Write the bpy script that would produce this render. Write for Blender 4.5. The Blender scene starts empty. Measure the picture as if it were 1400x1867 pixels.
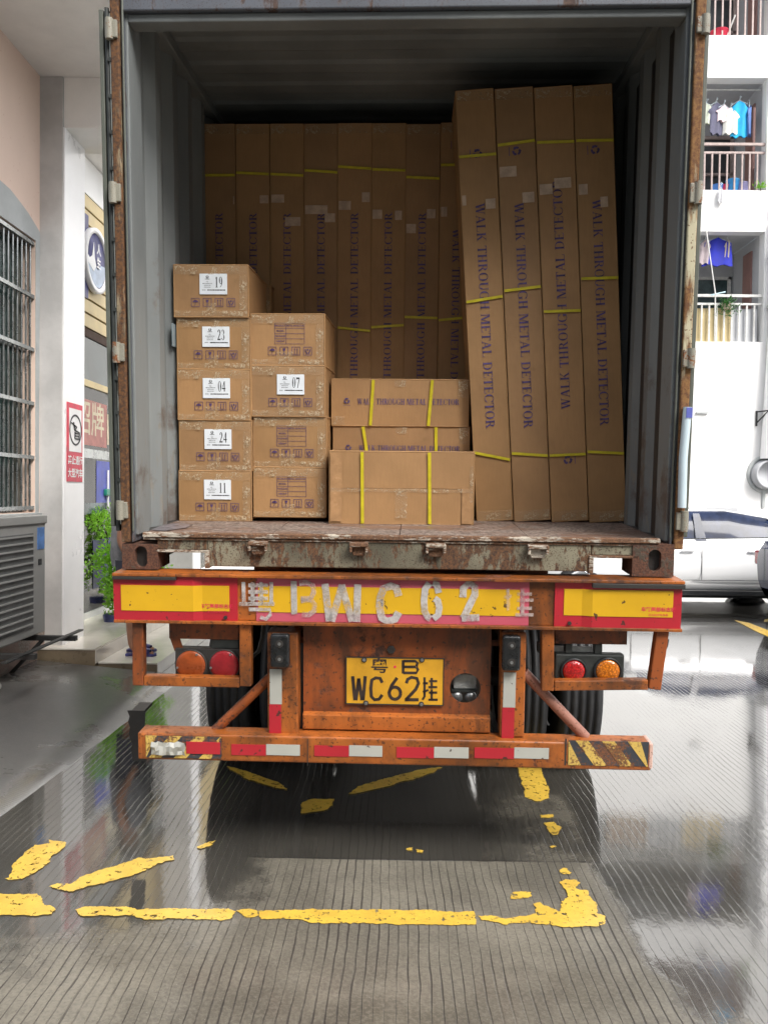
import bpy, bmesh, math, random
from mathutils import Vector, Matrix
R = math.radians
random.seed(7)
SC = bpy.context.scene
COL = SC.collection

# ------------------------------------------------------------------ camera
F = 1500.0                      # focal length in photo pixels (photo is 1400 x 1867)
CAM = Vector((0, 0, 1.66))
CM = Matrix.Rotation(R(0.764), 3, 'Z') @ Matrix.Rotation(R(90 - 1.28), 3, 'X') @ Matrix.Rotation(R(0.62), 3, 'Z')
cam = bpy.data.cameras.new('camera')
cam.sensor_fit = 'HORIZONTAL'; cam.sensor_width = 36; cam.lens = 36 * F / 1400
cam.clip_start = .05; cam.clip_end = 2000
camo = bpy.data.objects.new('camera', cam); COL.objects.link(camo)
camo.matrix_world = Matrix.Translation(CAM) @ CM.to_4x4()
SC.camera = camo

# ------------------------------------------------------------------ world, sun, exposure
SUN_EL, SUN_AZ = 46, 142        # azimuth of the direction towards the sun, clockwise from +Y
w = bpy.data.worlds.new('World'); SC.world = w; w.use_nodes = True
nt = w.node_tree; bg = nt.nodes['Background']
sky = nt.nodes.new('ShaderNodeTexSky'); sky.sky_type = 'NISHITA'; sky.sun_disc = False
sky.sun_elevation = R(SUN_EL); sky.sun_rotation = R(SUN_AZ)
sky.air_density = 1.0; sky.dust_density = 4.0; sky.ozone_density = 1.0
hs = nt.nodes.new('ShaderNodeHueSaturation'); hs.inputs['Saturation'].default_value = .38
nt.links.new(sky.outputs[0], hs.inputs['Color']); nt.links.new(hs.outputs[0], bg.inputs[0])
bg.inputs[1].default_value = .15
sl = bpy.data.lights.new('sun', 'SUN'); sl.energy = 1.5; sl.angle = R(24); sl.color = (1, .97, .92)
so = bpy.data.objects.new('sun', sl); COL.objects.link(so)
sd = Vector((math.sin(R(SUN_AZ)) * math.cos(R(SUN_EL)), math.cos(R(SUN_AZ)) * math.cos(R(SUN_EL)), math.sin(R(SUN_EL))))
so.rotation_euler = sd.to_track_quat('Z', 'Y').to_euler()
SC.view_settings.view_transform = 'Standard'; SC.view_settings.look = 'None'
SC.view_settings.exposure = 1.05; SC.view_settings.gamma = 1
SC.view_settings.use_curve_mapping = False

# ------------------------------------------------------------------ measuring helpers
def ray(px, py):
    return CM @ Vector(((px - 700) / F, (933.5 - py) / F, -1))
def gp(px, py, z=0.0):                       # point at height z
    d = ray(px, py); t = (z - CAM.z) / d.z; return CAM + d * t
def yp(px, py, Y):                           # point on the upright plane y = Y
    d = ray(px, py); return CAM + d * (Y / d.y)
def xp(px, py, X):
    d = ray(px, py); return CAM + d * (X / d.x)
D0 = 1500 / 413.0
TM = Matrix.Translation((0.017, D0, 1.312)) @ Matrix.Rotation(R(-1.35), 4, 'Z') @ Matrix.Rotation(R(4.2), 4, 'X')
TI = TM.inverted()
def tp(px, py, ly=0.0):                      # truck-local (x, z) on the plane y = ly
    o = TI @ CAM; d = TI.to_3x3() @ ray(px, py); t = (ly - o.y) / d.y; p = o + d * t
    return p.x, p.z
def tfl(px, py, z):                          # truck-local (x, y) at height z
    o = TI @ CAM; d = TI.to_3x3() @ ray(px, py); t = (z - o.z) / d.z; p = o + d * t
    return p.x, p.y

# ------------------------------------------------------------------ node helpers / materials
class NB:
    def __init__(s, name):
        s.m = bpy.data.materials.new(name); s.m.use_nodes = True
        s.t = s.m.node_tree; s.p = s.t.nodes['Principled BSDF']
        s.out = s.t.nodes['Material Output']; s._tc = None
    def n(s, typ, **kw):
        x = s.t.nodes.new('ShaderNode' + typ)
        for k, v in kw.items():
            if k in ('operation', 'data_type', 'blend_type', 'noise_dimensions', 'feature', 'wave_type', 'bands_direction', 'interpolation_type', 'clamp', 'use_clamp', 'clamp_factor'):
                setattr(x, k, v)
        return x
    def l(s, a, b): s.t.links.new(a, b)
    def tc(s):
        if not s._tc: s._tc = s.n('TexCoord')
        return s._tc.outputs['Object']
    def mapp(s, sc=(1, 1, 1), rot=(0, 0, 0), loc=(0, 0, 0), src=None):
        m = s.n('Mapping'); m.inputs['Scale'].default_value = sc; m.inputs['Rotation'].default_value = rot; m.inputs['Location'].default_value = loc
        s.l(src or s.tc(), m.inputs['Vector']); return m.outputs[0]
    def noise(s, scale=5, detail=5, rough=.6, dist=0, sc=(1, 1, 1), loc=(0, 0, 0), src=None):
        x = s.n('TexNoise'); x.inputs['Scale'].default_value = scale; x.inputs['Detail'].default_value = detail
        x.inputs['Roughness'].default_value = rough; x.inputs['Distortion'].default_value = dist
        s.l(s.mapp(sc, loc=loc, src=src), x.inputs['Vector']); return x.outputs['Fac']
    def ramp(s, v, a, b, x=0., y=1.):
        r = s.n('MapRange'); r.inputs['From Min'].default_value = a; r.inputs['From Max'].default_value = b
        r.inputs['To Min'].default_value = x; r.inputs['To Max'].default_value = y; r.interpolation_type = 'SMOOTHSTEP'
        s.l(v, r.inputs['Value']); return r.outputs[0]
    def math(s, op, a, b=None, c=None):
        x = s.n('Math', operation=op)
        for i, v in enumerate((a, b, c)):
            if v is None: continue
            if isinstance(v, (int, float)): x.inputs[i].default_value = v
            else: s.l(v, x.inputs[i])
        return x.outputs[0]
    def mix(s, f, a, b):
        x = s.n('Mix', data_type='RGBA')
        for i, v in ((0, f), (6, a), (7, b)):
            if isinstance(v, (int, float)): x.inputs[i].default_value = v
            elif isinstance(v, tuple): x.inputs[i].default_value = (*v[:3], 1)
            else: s.l(v, x.inputs[i])
        return x.outputs[2]
    def base(s, v):
        if isinstance(v, tuple): s.p.inputs['Base Color'].default_value = (*v[:3], 1)
        else: s.l(v, s.p.inputs['Base Color'])
    def rough(s, v):
        if isinstance(v, (int, float)): s.p.inputs['Roughness'].default_value = v
        else: s.l(v, s.p.inputs['Roughness'])
    def bump(s, h, strength=.3, dist=.01):
        b = s.n('Bump'); b.inputs['Strength'].default_value = strength; b.inputs['Distance'].default_value = dist
        s.l(h, b.inputs['Height']); s.l(b.outputs[0], s.p.inputs['Normal']); return b

def plain(name, c, rough=.6, var=.12, scale=6, metal=0, bump=.0, bs=60, spec=None):
    b = NB(name)
    n = b.noise(scale, 6, .65)
    d = tuple(max(0, x * (1 - var * 1.6)) for x in c); l = tuple(min(1, x * (1 + var)) for x in c)
    b.base(b.mix(b.ramp(n, .3, .7), d, l)); b.rough(b.ramp(n, .2, .8, rough * .85, min(1, rough * 1.15)))
    b.p.inputs['Metallic'].default_value = metal
    if spec is not None: b.p.inputs['Specular IOR Level'].default_value = spec
    if bump: b.bump(b.noise(bs, 5, .6), bump, .004)
    return b.m

def worn(name, paint, rust=(.10, .035, .015), amt=.5, scale=5, streak=(1, 1, 1), rough=.45, dirt=.25, light_rust=(.30, .11, .03), fleck=.62, metal=0, grime=0):
    """paint with rust patches, small chips and grime"""
    b = NB(name)
    n1 = b.noise(scale, 8, .68, .4, sc=streak); n2 = b.noise(scale * 9, 5, .6, sc=streak, loc=(3, 1, 7)); n3 = b.noise(scale * .45, 4, .6, loc=(9, 9, 1))
    comb = b.math('MULTIPLY_ADD', n2, .35, b.math('MULTIPLY', n1, .75))
    m = b.ramp(comb, 1.05 - amt, 1.12 - amt)
    chips = b.ramp(b.noise(scale * 22, 2, .5, loc=(5, 5, 5)), fleck, fleck + .04)
    rc = b.mix(b.ramp(b.noise(scale * 14, 4, .7, loc=(2, 8, 4)), .35, .65), rust, light_rust)
    pc = b.mix(b.ramp(n3, .35, .7, 0, dirt), paint, tuple(x * .3 for x in paint))
    c = b.mix(m, pc, rc); c = b.mix(b.math('MULTIPLY', chips, .8), c, rust)
    if grime:
        g1 = b.noise(2.6, 6, .7, .5, sc=(1, 1, .35), loc=(6, 3, 2)); g2 = b.noise(13, 5, .7, sc=(1, 1, .5), loc=(1, 6, 2))
        gg = b.ramp(b.math('MULTIPLY_ADD', g2, .5, b.math('MULTIPLY', g1, .8)), .56, .80, 0, grime)
        c = b.mix(gg, c, (.045, .022, .012))
    b.base(c); b.rough(b.ramp(m, 0, 1, rough, .85)); b.p.inputs['Metallic'].default_value = metal
    h = b.math('SUBTRACT', b.math('MULTIPLY', n2, .5), b.math('MULTIPLY', m, .6)); b.bump(h, .5, .003)
    return b.m

M = {}
M['carton'] = None
def cardboard(name, c, seed):
    b = NB(name)
    n1 = b.noise(2.2, 4, .6, loc=(seed, 0, seed)); n2 = b.noise(90, 3, .6, sc=(1, 1, .15), loc=(seed, 2, 1)); n3 = b.noise(14, 6, .7, loc=(1, seed, 2))
    c1 = b.mix(b.ramp(n1, .3, .7), tuple(x * .84 for x in c), tuple(min(1, x * 1.1) for x in c))
    c2 = b.mix(b.ramp(n2, .35, .7, 0, .14), c1, tuple(x * .6 for x in c))
    c3 = b.mix(b.ramp(n3, .6, .78, 0, .35), c2, (c[0] * .62, c[1] * .58, c[2] * .5))
    b.base(c3); b.rough(.62)
    hor = b.n('TexWave', wave_type='BANDS', bands_direction='X'); hor.inputs['Scale'].default_value = 70; hor.inputs['Distortion'].default_value = .6
    b.l(b.tc(), hor.inputs['Vector'])
    h = b.math('MULTIPLY_ADD', hor.outputs['Fac'], .12, b.math('MULTIPLY', n3, 1.4)); b.bump(h, .22, .004)
    return b.m
CB = [cardboard('cardboard_%d' % i, c, i * 3.1) for i, c in enumerate([(.345, .192, .078), (.325, .183, .080), (.36, .20, .084)])]
M['ink'] = plain('purple_ink', (.085, .045, .12), .6, .2, 30)
M['ink_dark'] = plain('faded_violet_ink', (.085, .055, .16), .6, .3, 22)
M['black_ink'] = plain('black_ink', (.012, .012, .014), .5, .1)
M['label_paper'] = plain('label_paper', (.72, .76, .80), .45, .04, 9)
M['strap'] = plain('yellow_strap', (.55, .46, .02), .35, .1, 20)
M['patch'] = plain('paper_tape_patch', (.50, .36, .25), .35, .12, 24, bump=.4, bs=40)
def clear_tape():
    b = NB('crinkled_clear_tape')
    v = b.n('TexVoronoi', feature='DISTANCE_TO_EDGE'); v.inputs['Scale'].default_value = 34
    nz = b.n('TexNoise'); nz.inputs['Scale'].default_value = 30; nz.inputs['Detail'].default_value = 4; b.l(b.tc(), nz.inputs['Vector'])
    mx = b.n('Mix', data_type='VECTOR'); mx.inputs[0].default_value = .12
    b.l(b.tc(), mx.inputs[4]); b.l(nz.outputs['Color'], mx.inputs[5]); b.l(mx.outputs[1], v.inputs['Vector'])
    crease_glint = b.ramp(v.outputs['Distance'], .0, .09, 1, 0)  # pale crease lines paint the film's sparkle into the colour
    keep = b.ramp(b.noise(17, 3, .6, loc=(4, 4, 4)), .44, .56)
    f = b.math('MULTIPLY', crease_glint, keep)
    b.base((.55, .44, .29)); b.rough(.2); b.bump(b.noise(60, 5, .7), .9, .01)
    tr = b.n('BsdfTransparent'); mixs = b.n('MixShader')
    b.l(b.math('MULTIPLY_ADD', f, .85, .12), mixs.inputs[0]); b.l(tr.outputs[0], mixs.inputs[1]); b.l(b.p.outputs[0], mixs.inputs[2]); b.l(mixs.outputs[0], b.out.inputs['Surface'])
    return b.m
M['tape'] = clear_tape()
M['tape_flat'] = plain('brown_packing_tape', (.40, .23, .11), .25, .1, 16, bump=.35, bs=45)

M['orange'] = worn('weathered_orange_paint', (.42, .12, .022), rust=(.055, .02, .012), amt=.44, scale=3.5, dirt=.9, rough=.38, light_rust=(.20, .06, .02), grime=.75)
M['orange_dirty'] = worn('grimy_orange_paint', (.30, .072, .014), rust=(.035, .018, .014), amt=.44, scale=2.2, dirt=1.0, rough=.5, light_rust=(.14, .05, .025), grime=.8)
M['dark_metal'] = worn('grimy_dark_steel', (.035, .032, .030), amt=.38, scale=6, rust=(.04, .02, .012), light_rust=(.08, .035, .02))
M['sill'] = worn('rusted_grey_green_paint', (.24, .22, .155), rust=(.045, .027, .018), amt=.52, scale=7, streak=(1, 1, .4), dirt=.85, light_rust=(.15, .07, .03), fleck=.58)
M['sill_edge'] = worn('scraped_steel_edge', (.50, .45, .37), rust=(.07, .035, .02), amt=.56, scale=9, streak=(.5, 1, 1.6), dirt=.5, light_rust=(.2, .1, .05), rough=.4)
M['casting'] = worn('rusty_casting', (.07, .055, .04), rust=(.05, .022, .014), amt=.6, scale=9, light_rust=(.13, .055, .03))
M['rust_post'] = worn('rusted_post', (.33, .27, .17), rust=(.045, .022, .013), amt=.60, scale=5, streak=(1, 1, .14), light_rust=(.15, .065, .02), dirt=.8)
M['rust_post_pale'] = worn('pale_rusted_post', (.48, .44, .30), rust=(.11, .045, .018), amt=.59, scale=3.2, streak=(1, 1, .13), light_rust=(.24, .12, .04), dirt=.5)
M['post_grey'] = worn('scuffed_grey_frame', (.10, .11, .13), rust=(.05, .03, .025), amt=.47, scale=8, streak=(1, 1, .25), light_rust=(.10, .06, .045), dirt=.3)
M['hinge'] = worn('pale_hinge_paint', (.27, .26, .21), rust=(.10, .04, .02), amt=.46, scale=16, dirt=.2)
def wall_paint():
    b = NB('container_wall_paint')
    n1 = b.noise(1.6, 5, .6, sc=(1, 1, .35)); n2 = b.noise(26, 4, .65, sc=(1, 1, .25), loc=(4, 2, 0)); n3 = b.noise(3.2, 7, .7, loc=(7, 0, 3))
    c = b.mix(b.ramp(n1, .3, .7), (.13, .142, .145), (.21, .225, .222))
    sx = b.n('SeparateXYZ'); b.l(b.tc(), sx.inputs[0])
    low = b.ramp(sx.outputs[2], .2, 1.5, .13, 0)            # more scuffs near the floor, where cargo rubs
    mk = b.ramp(b.math('ADD', n2, low), .68, .76)
    c = b.mix(b.math('MULTIPLY', mk, .7), c, (.20, .18, .15))
    c = b.mix(b.ramp(b.math('ADD', n3, low), .62, .75, 0, .75), c, (.09, .06, .045))
    b.base(c); b.rough(.55); b.bump(b.math('ADD', n2, n3), .3, .004)
    return b.m
M['cwall'] = wall_paint()
M['ply'] = worn('worn_plywood', (.20, .12, .09), rust=(.07, .045, .035), amt=.55, scale=4, streak=(.4, 1.5, 1), dirt=.5, light_rust=(.30, .24, .20), rough=.35)
M['gasket'] = plain('black_rubber_gasket', (.03, .034, .032), .5, .3, 14, bump=.2)
M['gasket_strip'] = worn('scuffed_alloy_strip', (.42, .44, .40), rust=(.06, .06, .05), amt=.45, scale=14, streak=(1, 1, .3), light_rust=(.15, .14, .11), metal=.3)
M['door_edge'] = worn('pale_door_edge', (.11, .12, .10), rust=(.08, .05, .03), amt=.38, scale=12, streak=(1, 1, .4), fleck=.64)
M['rubber'] = plain('tyre_rubber', (.018, .018, .019), .6, .25, 20, bump=.3)
M['rubber_gloss'] = plain('black_rubber_buffer', (.012, .013, .014), .28, .3, 20, bump=.9, bs=24)

def faded(name, c, lo, hi):
    b = NB(name); b.base(b.mix(b.ramp(b.noise(12, 5, .7), .35, .7), c, tuple(x * .7 for x in c))); b.rough(.6)
    n = b.math('MULTIPLY_ADD', b.noise(60, 4, .7, loc=(2, 0, 0)), .45, b.math('MULTIPLY', b.noise(9, 5, .65, loc=(0, 4, 0)), .6))
    tr = b.n('BsdfTransparent'); ms = b.n('MixShader'); b.l(b.ramp(n, .42, .68, lo, hi), ms.inputs[0]); b.l(b.p.outputs[0], ms.inputs[1]); b.l(tr.outputs[0], ms.inputs[2]); b.l(ms.outputs[0], b.out.inputs['Surface'])
    return b.m
def reflect(name, c, mark=.6):
    b = NB(name)
    n = b.noise(3, 5, .6); s = b.noise(30, 4, .7, loc=(3, 3, 3)); sp = b.ramp(b.noise(24, 3, .6, loc=(1, 7, 2)), .66, .69)
    col = b.mix(b.ramp(n, .3, .75, 0, .5), c, tuple(x * .72 for x in c))
    col = b.mix(b.ramp(s, .66, .8, 0, mark), col, tuple(x * .25 + .015 for x in c))
    col = b.mix(b.math('MULTIPLY', sp, .9), col, (.05, .025, .02))
    b.base(col); b.rough(.32); b.p.inputs['Coat Weight'].default_value = .3
    b.bump(b.noise(7, 3, .5), .25, .01)
    return b.m
M['red_ref'] = reflect('red_reflective_sheet', (.42, .018, .03))
M['pink_ref'] = reflect('faded_red_reflective_sheet', (.50, .09, .13), .7)
M['yel_ref'] = reflect('yellow_reflective_sheet', (.66, .38, .012), .8)
M['wht_ref'] = reflect('dirty_white_reflective_sheet', (.42, .42, .38), .95)
M['stencil'] = faded('sprayed_white_letters', (.52, .50, .48), .05, .75)
M['stencil_faint'] = faded('thin_sprayed_letters', (.55, .46, .43), .35, .9)
M['haz_y'] = worn('scraped_hazard_yellow', (.62, .42, .10), rust=(.09, .05, .03), amt=.5, scale=9, light_rust=(.25, .10, .03))
M['haz_k'] = worn('scraped_hazard_black', (.04, .045, .055), rust=(.07, .04, .03), amt=.5, scale=9, light_rust=(.22, .08, .03))
M['plate'] = worn('licence_plate_yellow', (.66, .34, .02), rust=(.2, .1, .03), amt=.34, scale=8, light_rust=(.4, .2, .03), dirt=.5, fleck=.72)
M['plate_ink'] = plain('plate_letters', (.035, .022, .018), .5, .3, 15)
M['galv'] = plain('galvanised_bolt', (.35, .36, .36), .35, .15, 30, metal=.8)
def lens(name, c):
    b = NB(name); v = b.n('TexVoronoi'); v.inputs['Scale'].default_value = 120; b.l(b.tc(), v.inputs['Vector'])
    b.base(b.mix(b.ramp(v.outputs['Distance'], .1, .7), c, tuple(x * .45 for x in c))); b.rough(.18); b.p.inputs['Coat Weight'].default_value = .6
    b.bump(v.outputs['Distance'], .4, .004); return b.m
M['amber'] = lens('amber_lens', (.75, .21, .01)); M['redl'] = lens('red_lens', (.55, .012, .012))
M['amber_old'] = plain('dull_orange_lens', (.30, .06, .012), .3, .25, 10); M['red_old'] = plain('dull_red_lens', (.22, .012, .016), .25, .25, 10)
M['clear_lamp'] = plain('grey_lamp_glass', (.35, .36, .35), .25, .2, 18, bump=.5)

# buildings
M['peach'] = worn('peach_plaster', (.78, .60, .50), rust=(.62, .40, .32), amt=.33, scale=1.6, light_rust=(.5, .38, .33), dirt=.1, rough=.8, fleck=.7)
M['grey_plaster'] = plain('grey_plaster', (.42, .44, .44), .8, .08, 3, bump=.25, bs=50)
M['col_shaded'] = plain('shaded_column_plaster', (.52, .51, .50), .85, .10, 2.2, bump=.3, bs=90)  # column fronts: shade under the overhang put into the plaster colour
M['white_and_lit'] = plain('white_paint_and_lit_side', (.88, .88, .89), .3, .03, 2)  # plain white; on column street sides, daylight put into the colour
M['soffit'] = plain('painted_soffit', (.88, .86, .83), .85, .05, 1.3, bump=.15, bs=30)
M['white_wall'] = plain('white_render', (.82, .82, .81), .85, .025, .8, bump=.1, bs=14)
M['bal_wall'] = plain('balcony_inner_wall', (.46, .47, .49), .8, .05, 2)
M['dark_room'] = plain('dark_doorway_screen', (.035, .04, .045), .35, .3, 4)
M['bal_glass'] = plain('greenish_window_glass', (.05, .085, .09), .08, .3, 3)
M['pinkdoor'] = plain('brown_pink_door', (.30, .17, .15), .6, .1, 5)
M['rail'] = plain('balcony_rail_metal', (.38, .30, .28), .5, .15, 12)
M['rail_w'] = plain('white_rail_metal', (.62, .62, .60), .5, .1, 12)
M['board'] = plain('old_board', (.42, .33, .26), .8, .2, 8)
M['steel'] = plain('stainless_bar', (.42, .44, .44), .28, .15, 8, metal=.85)
def dark_glass(name, c):
    b = NB(name); b.base(b.mix(b.ramp(b.noise(3, 4, .6), .35, .65), c, tuple(x * 2 for x in c))); b.rough(.06); b.p.inputs['Specular IOR Level'].default_value = .8; return b.m
M['win_dark'] = dark_glass('dark_green_window', (.022, .038, .035))
M['shop_dark'] = dark_glass('shop_window_dark', (.02, .032, .034))
def glass():
    b = NB('shop_glass'); tr = b.n('BsdfTransparent'); gl = b.n('BsdfGlossy'); gl.inputs['Roughness'].default_value = .02
    tr.inputs['Color'].default_value = (.80, .90, .88, 1)
    fr = b.n('Fresnel'); fr.inputs['IOR'].default_value = 1.5; mx = b.n('MixShader'); b.l(b.math('ADD', fr.outputs[0], .05), mx.inputs[0])
    b.l(tr.outputs[0], mx.inputs[1]); b.l(gl.outputs[0], mx.inputs[2]); b.l(mx.outputs[0], b.out.inputs['Surface']); return b.m
M['glass'] = glass()
M['slat'] = plain('tan_metal_slat', (.56, .45, .24), .45, .08, 3)
M['slat_gap'] = plain('dark_slat_backing', (.05, .025, .015), .8, .1)
M['tile_beige'] = plain('beige_floor_tile', (.80, .75, .66), .18, .05, 2.5)
M['tile_side'] = plain('brown_tile_riser', (.27, .21, .14), .3, .12, 5)
M['tile_joint'] = plain('tile_joint', (.16, .13, .10), .8, .1)
M['blue'] = plain('blue_panel', (.10, .12, .42), .5, .15, 5)
M['sign_navy'] = plain('navy_sign_print', (.06, .06, .17), .4, .3, 6)
M['sign_white'] = plain('white_sign_print', (.80, .80, .80), .4, .05, 6)
M['sign_pale'] = plain('pale_blue_sign_print', (.42, .50, .62), .4, .15, 6)
M['sign_red'] = plain('red_sign_print', (.62, .03, .07), .45, .18, 14)
M['poster_red'] = plain('faded_red_poster', (.40, .18, .16), .6, .15, 9)
M['poster_gold'] = plain('poster_gold_print', (.58, .52, .38), .6, .15, 9)
M['green'] = plain('green_plastic', (.02, .22, .15), .35, .1)
M['ac'] = plain('air_conditioner_casing', (.32, .32, .31), .45, .06, 4)
M['ac_dark'] = plain('fan_grille_dark', (.12, .125, .125), .5, .2, 9)
M['bracket'] = plain('black_bracket_steel', (.03, .03, .03), .5, .3, 10)
M['carwhite'] = plain('white_car_paint', (.80, .81, .82), .12, .01, 1); M['carwhite'].node_tree.nodes['Principled BSDF'].inputs['Coat Weight'].default_value = .8
M['cardark'] = plain('dark_blue_car_paint', (.02, .03, .07), .12, .1, 1); M['cardark'].node_tree.nodes['Principled BSDF'].inputs['Coat Weight'].default_value = .8
M['carglass'] = dark_glass('tinted_car_glass', (.012, .018, .04)); M['carglass'].node_tree.nodes['Principled BSDF'].inputs['Specular IOR Level'].default_value = .2
M['cartrim'] = plain('black_car_trim', (.015, .016, .018), .4, .2)
M['alloy'] = plain('alloy_rim', (.45, .46, .48), .25, .1, 8, metal=.8)
M['skin'] = plain('tanned_skin', (.42, .21, .13), .55, .1, 9)
M['slipper'] = plain('blue_purple_slipper', (.07, .07, .24), .5, .35, 24)
M['cloth_dark'] = plain('dark_shorts_cloth', (.05, .055, .08), .85, .2, 9)
M['cloth_grey'] = plain('grey_shirt_cloth', (.25, .26, .28), .85, .2, 9)
M['hair'] = plain('black_hair', (.012, .01, .01), .5, .2, 30)
def leaf(name, a, c):
    b = NB(name); oi = b.n('ObjectInfo'); n = b.noise(7, 4, .7)
    b.base(b.mix(b.ramp(n, .3, .7), a, c)); b.rough(.45)
    b.p.inputs['Transmission Weight'].default_value = 0
    tl = b.n('BsdfTranslucent'); tl.inputs['Color'].default_value = (c[0] * 1.3, c[1] * 1.3, c[2], 1); mx = b.n('MixShader'); mx.inputs[0].default_value = .35
    b.l(b.p.outputs[0], mx.inputs[1]); b.l(tl.outputs[0], mx.inputs[2]); b.l(mx.outputs[0], b.out.inputs['Surface']); return b.m
M['leaf'] = leaf('fresh_green_leaf', (.10, .30, .02), (.32, .62, .06)); M['leaf_d'] = leaf('dark_green_leaf', (.02, .08, .02), (.05, .17, .04))
M['bark'] = plain('plant_stem', (.09, .06, .035), .8, .2, 20)
M['pot'] = plain('glazed_blue_pot', (.06, .07, .20), .3, .3, 10)

def ground_mat(name, ramp_surface=False):
    b = NB(name)
    geo = b.n('NewGeometry'); pos = geo.outputs['Position']
    sx = b.n('SeparateXYZ'); b.l(pos, sx.inputs[0]); X, Y = sx.outputs[0], sx.outputs[1]
    big = b.noise(.9, 6, .62, .3, src=pos); mid = b.noise(5, 6, .65, src=pos, loc=(3, 1, 0)); fine = b.noise(70, 4, .7, src=pos, loc=(1, 2, 0)); grit = b.noise(160, 2, .5, src=pos)
    col = b.mix(b.ramp(big, .38, .62), (.095, .087, .067), (.215, .197, .156))
    col = b.mix(b.ramp(mid, .4, .75, 0, .6), col, (.085, .075, .06))
    col = b.mix(b.ramp(fine, .42, .66, 0, .35), col, (.27, .25, .205))
    col = b.mix(b.ramp(fine, .5, .36, 0, .45), col, (.10, .09, .08))
    col = b.mix(b.ramp(grit, .70, .76, 0, .7), col, (.50, .48, .45))
    # broom-cut grooves running along the street
    wob = b.noise(1.3, 3, .5, src=pos, loc=(8, 0, 0)); wob2 = b.noise(9, 2, .5, sc=(1, .5, 1), src=pos)
    xx = b.math('ADD', X, b.math('MULTIPLY_ADD', wob, .05, b.math('MULTIPLY', wob2, .012)))
    if ramp_surface: xx = b.math('MULTIPLY_ADD', Y, 1.0, b.math('MULTIPLY', wob, .05))
    per = .019 if ramp_surface else .0375
    fr = b.math('FRACT', b.math('DIVIDE', xx, per))
    tri = b.math('ABSOLUTE', b.math('SUBTRACT', fr, .5))              # 0 at the groove centre
    width = b.ramp(b.noise(3, 4, .7, sc=(1, .35, 1), src=pos, loc=(5, 5, 0)), .33, .67, .02, .13)
    g = b.math('SUBTRACT', 1.0, b.n('MapRange').outputs[0]) if False else None
    mr = b.n('MapRange'); mr.interpolation_type = 'SMOOTHSTEP'; b.l(tri, mr.inputs['Value']); b.l(b.math('MULTIPLY', width, .45), mr.inputs['From Min']); b.l(width, mr.inputs['From Max'])
    mr.inputs['To Min'].default_value = 1; mr.inputs['To Max'].default_value = 0
    groove = mr.outputs[0]
    # standing water
    if ramp_surface:
        wet = b.ramp(b.math('ADD', big, b.ramp(X, -2.35, -1.95, 0, .10)), .52, .66)
        gfade = b.math('MULTIPLY', b.ramp(Y, 9, 4, .5, .8), b.ramp(mid, .3, .7, .4, 1))
        wet = b.math('MULTIPLY_ADD', wet, .38, .10)
    else:
        right = b.math('MULTIPLY', b.ramp(X, .78, 1.05), b.ramp(Y, 2.2, 3.0))
        left = b.math('MULTIPLY', b.ramp(X, -.0, -1.2), b.ramp(Y, 2.5, 3.7))
        far = b.ramp(Y, 4.1, 4.9)
        back = b.math('MULTIPLY', b.ramp(Y, 3.67, 3.71), b.ramp(X, .75, -.05, .50, 1.05))  # wet film, made wetter under the trailer to deepen its shade by colour
        reg = b.math('MAXIMUM', b.math('MAXIMUM', right, left), b.math('MAXIMUM', far, back))
        wet = b.ramp(b.math('ADD', b.math('MULTIPLY', reg, .70), b.math('MULTIPLY_ADD', mid, .5, b.math('MULTIPLY', big, 1.1))), .93, 1.27)
        gfade = b.math('MULTIPLY', b.ramp(Y, 11, 6, .1, 1), b.ramp(b.noise(2.2, 5, .7, sc=(1.6, .5, 1), src=pos, loc=(4, 9, 0)), .36, .56, .25, 1))
    gv = b.math('MULTIPLY', b.math('MULTIPLY', groove, gfade), b.ramp(wet, 0, 1, 1, .38))
    col = b.mix(b.math('MULTIPLY', gv, .8), col, (.035, .03, .026))
    if ramp_surface: col = b.mix(.6, col, (.12, .125, .135))
    if not ramp_surface:
        j = b.math('ABSOLUTE', b.math('SUBTRACT', Y, b.math('MULTIPLY_ADD', wob, .02, 3.69))); jl = b.ramp(j, .003, .009, 1, 0)
        j2 = b.math('ABSOLUTE', b.math('SUBTRACT', b.math('MULTIPLY_ADD', Y, .14, X), 3.25)); jl = b.math('MAXIMUM', jl, b.ramp(j2, .006, .02, 1, 0))
        j3 = b.math('ABSOLUTE', b.math('SUBTRACT', Y, 11.2)); jl = b.math('MAXIMUM', jl, b.ramp(j3, .01, .03, 1, 0))
        col = b.mix(b.math('MULTIPLY', jl, .7), col, (.04, .035, .03))
    col = b.mix(b.math('MULTIPLY', wet, .78), col, (.03, .029, .027))
    b.base(col)
    rr = b.ramp(wet, .05, .85, .34, .035); rr = b.math('ADD', rr, b.math('MULTIPLY', gv, .25)); b.rough(rr)
    b.p.inputs['IOR'].default_value = 1.5
    b.l(b.ramp(wet, 0, 1, .12, 1.0), b.p.inputs['Coat Weight']); b.p.inputs['Coat IOR'].default_value = 2.0; b.l(b.ramp(b.noise(2.4, 4, .6, src=pos, loc=(2, 6, 0)), .4, .65, .02, .09), b.p.inputs['Coat Roughness'])
    rip = b.noise(13, 4, .6, sc=(1, .4, 1), src=pos); grit2 = b.noise(45, 3, .6, src=pos, loc=(3, 0, 0))
    h = b.math('SUBTRACT', b.math('MULTIPLY', b.math('MULTIPLY_ADD', fine, .35, b.math('MULTIPLY', mid, .5)), b.ramp(wet, .1, .9, 1, .04)), b.math('MULTIPLY', gv, 1.0))
    bp = b.bump(h, .9, .004)
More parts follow.
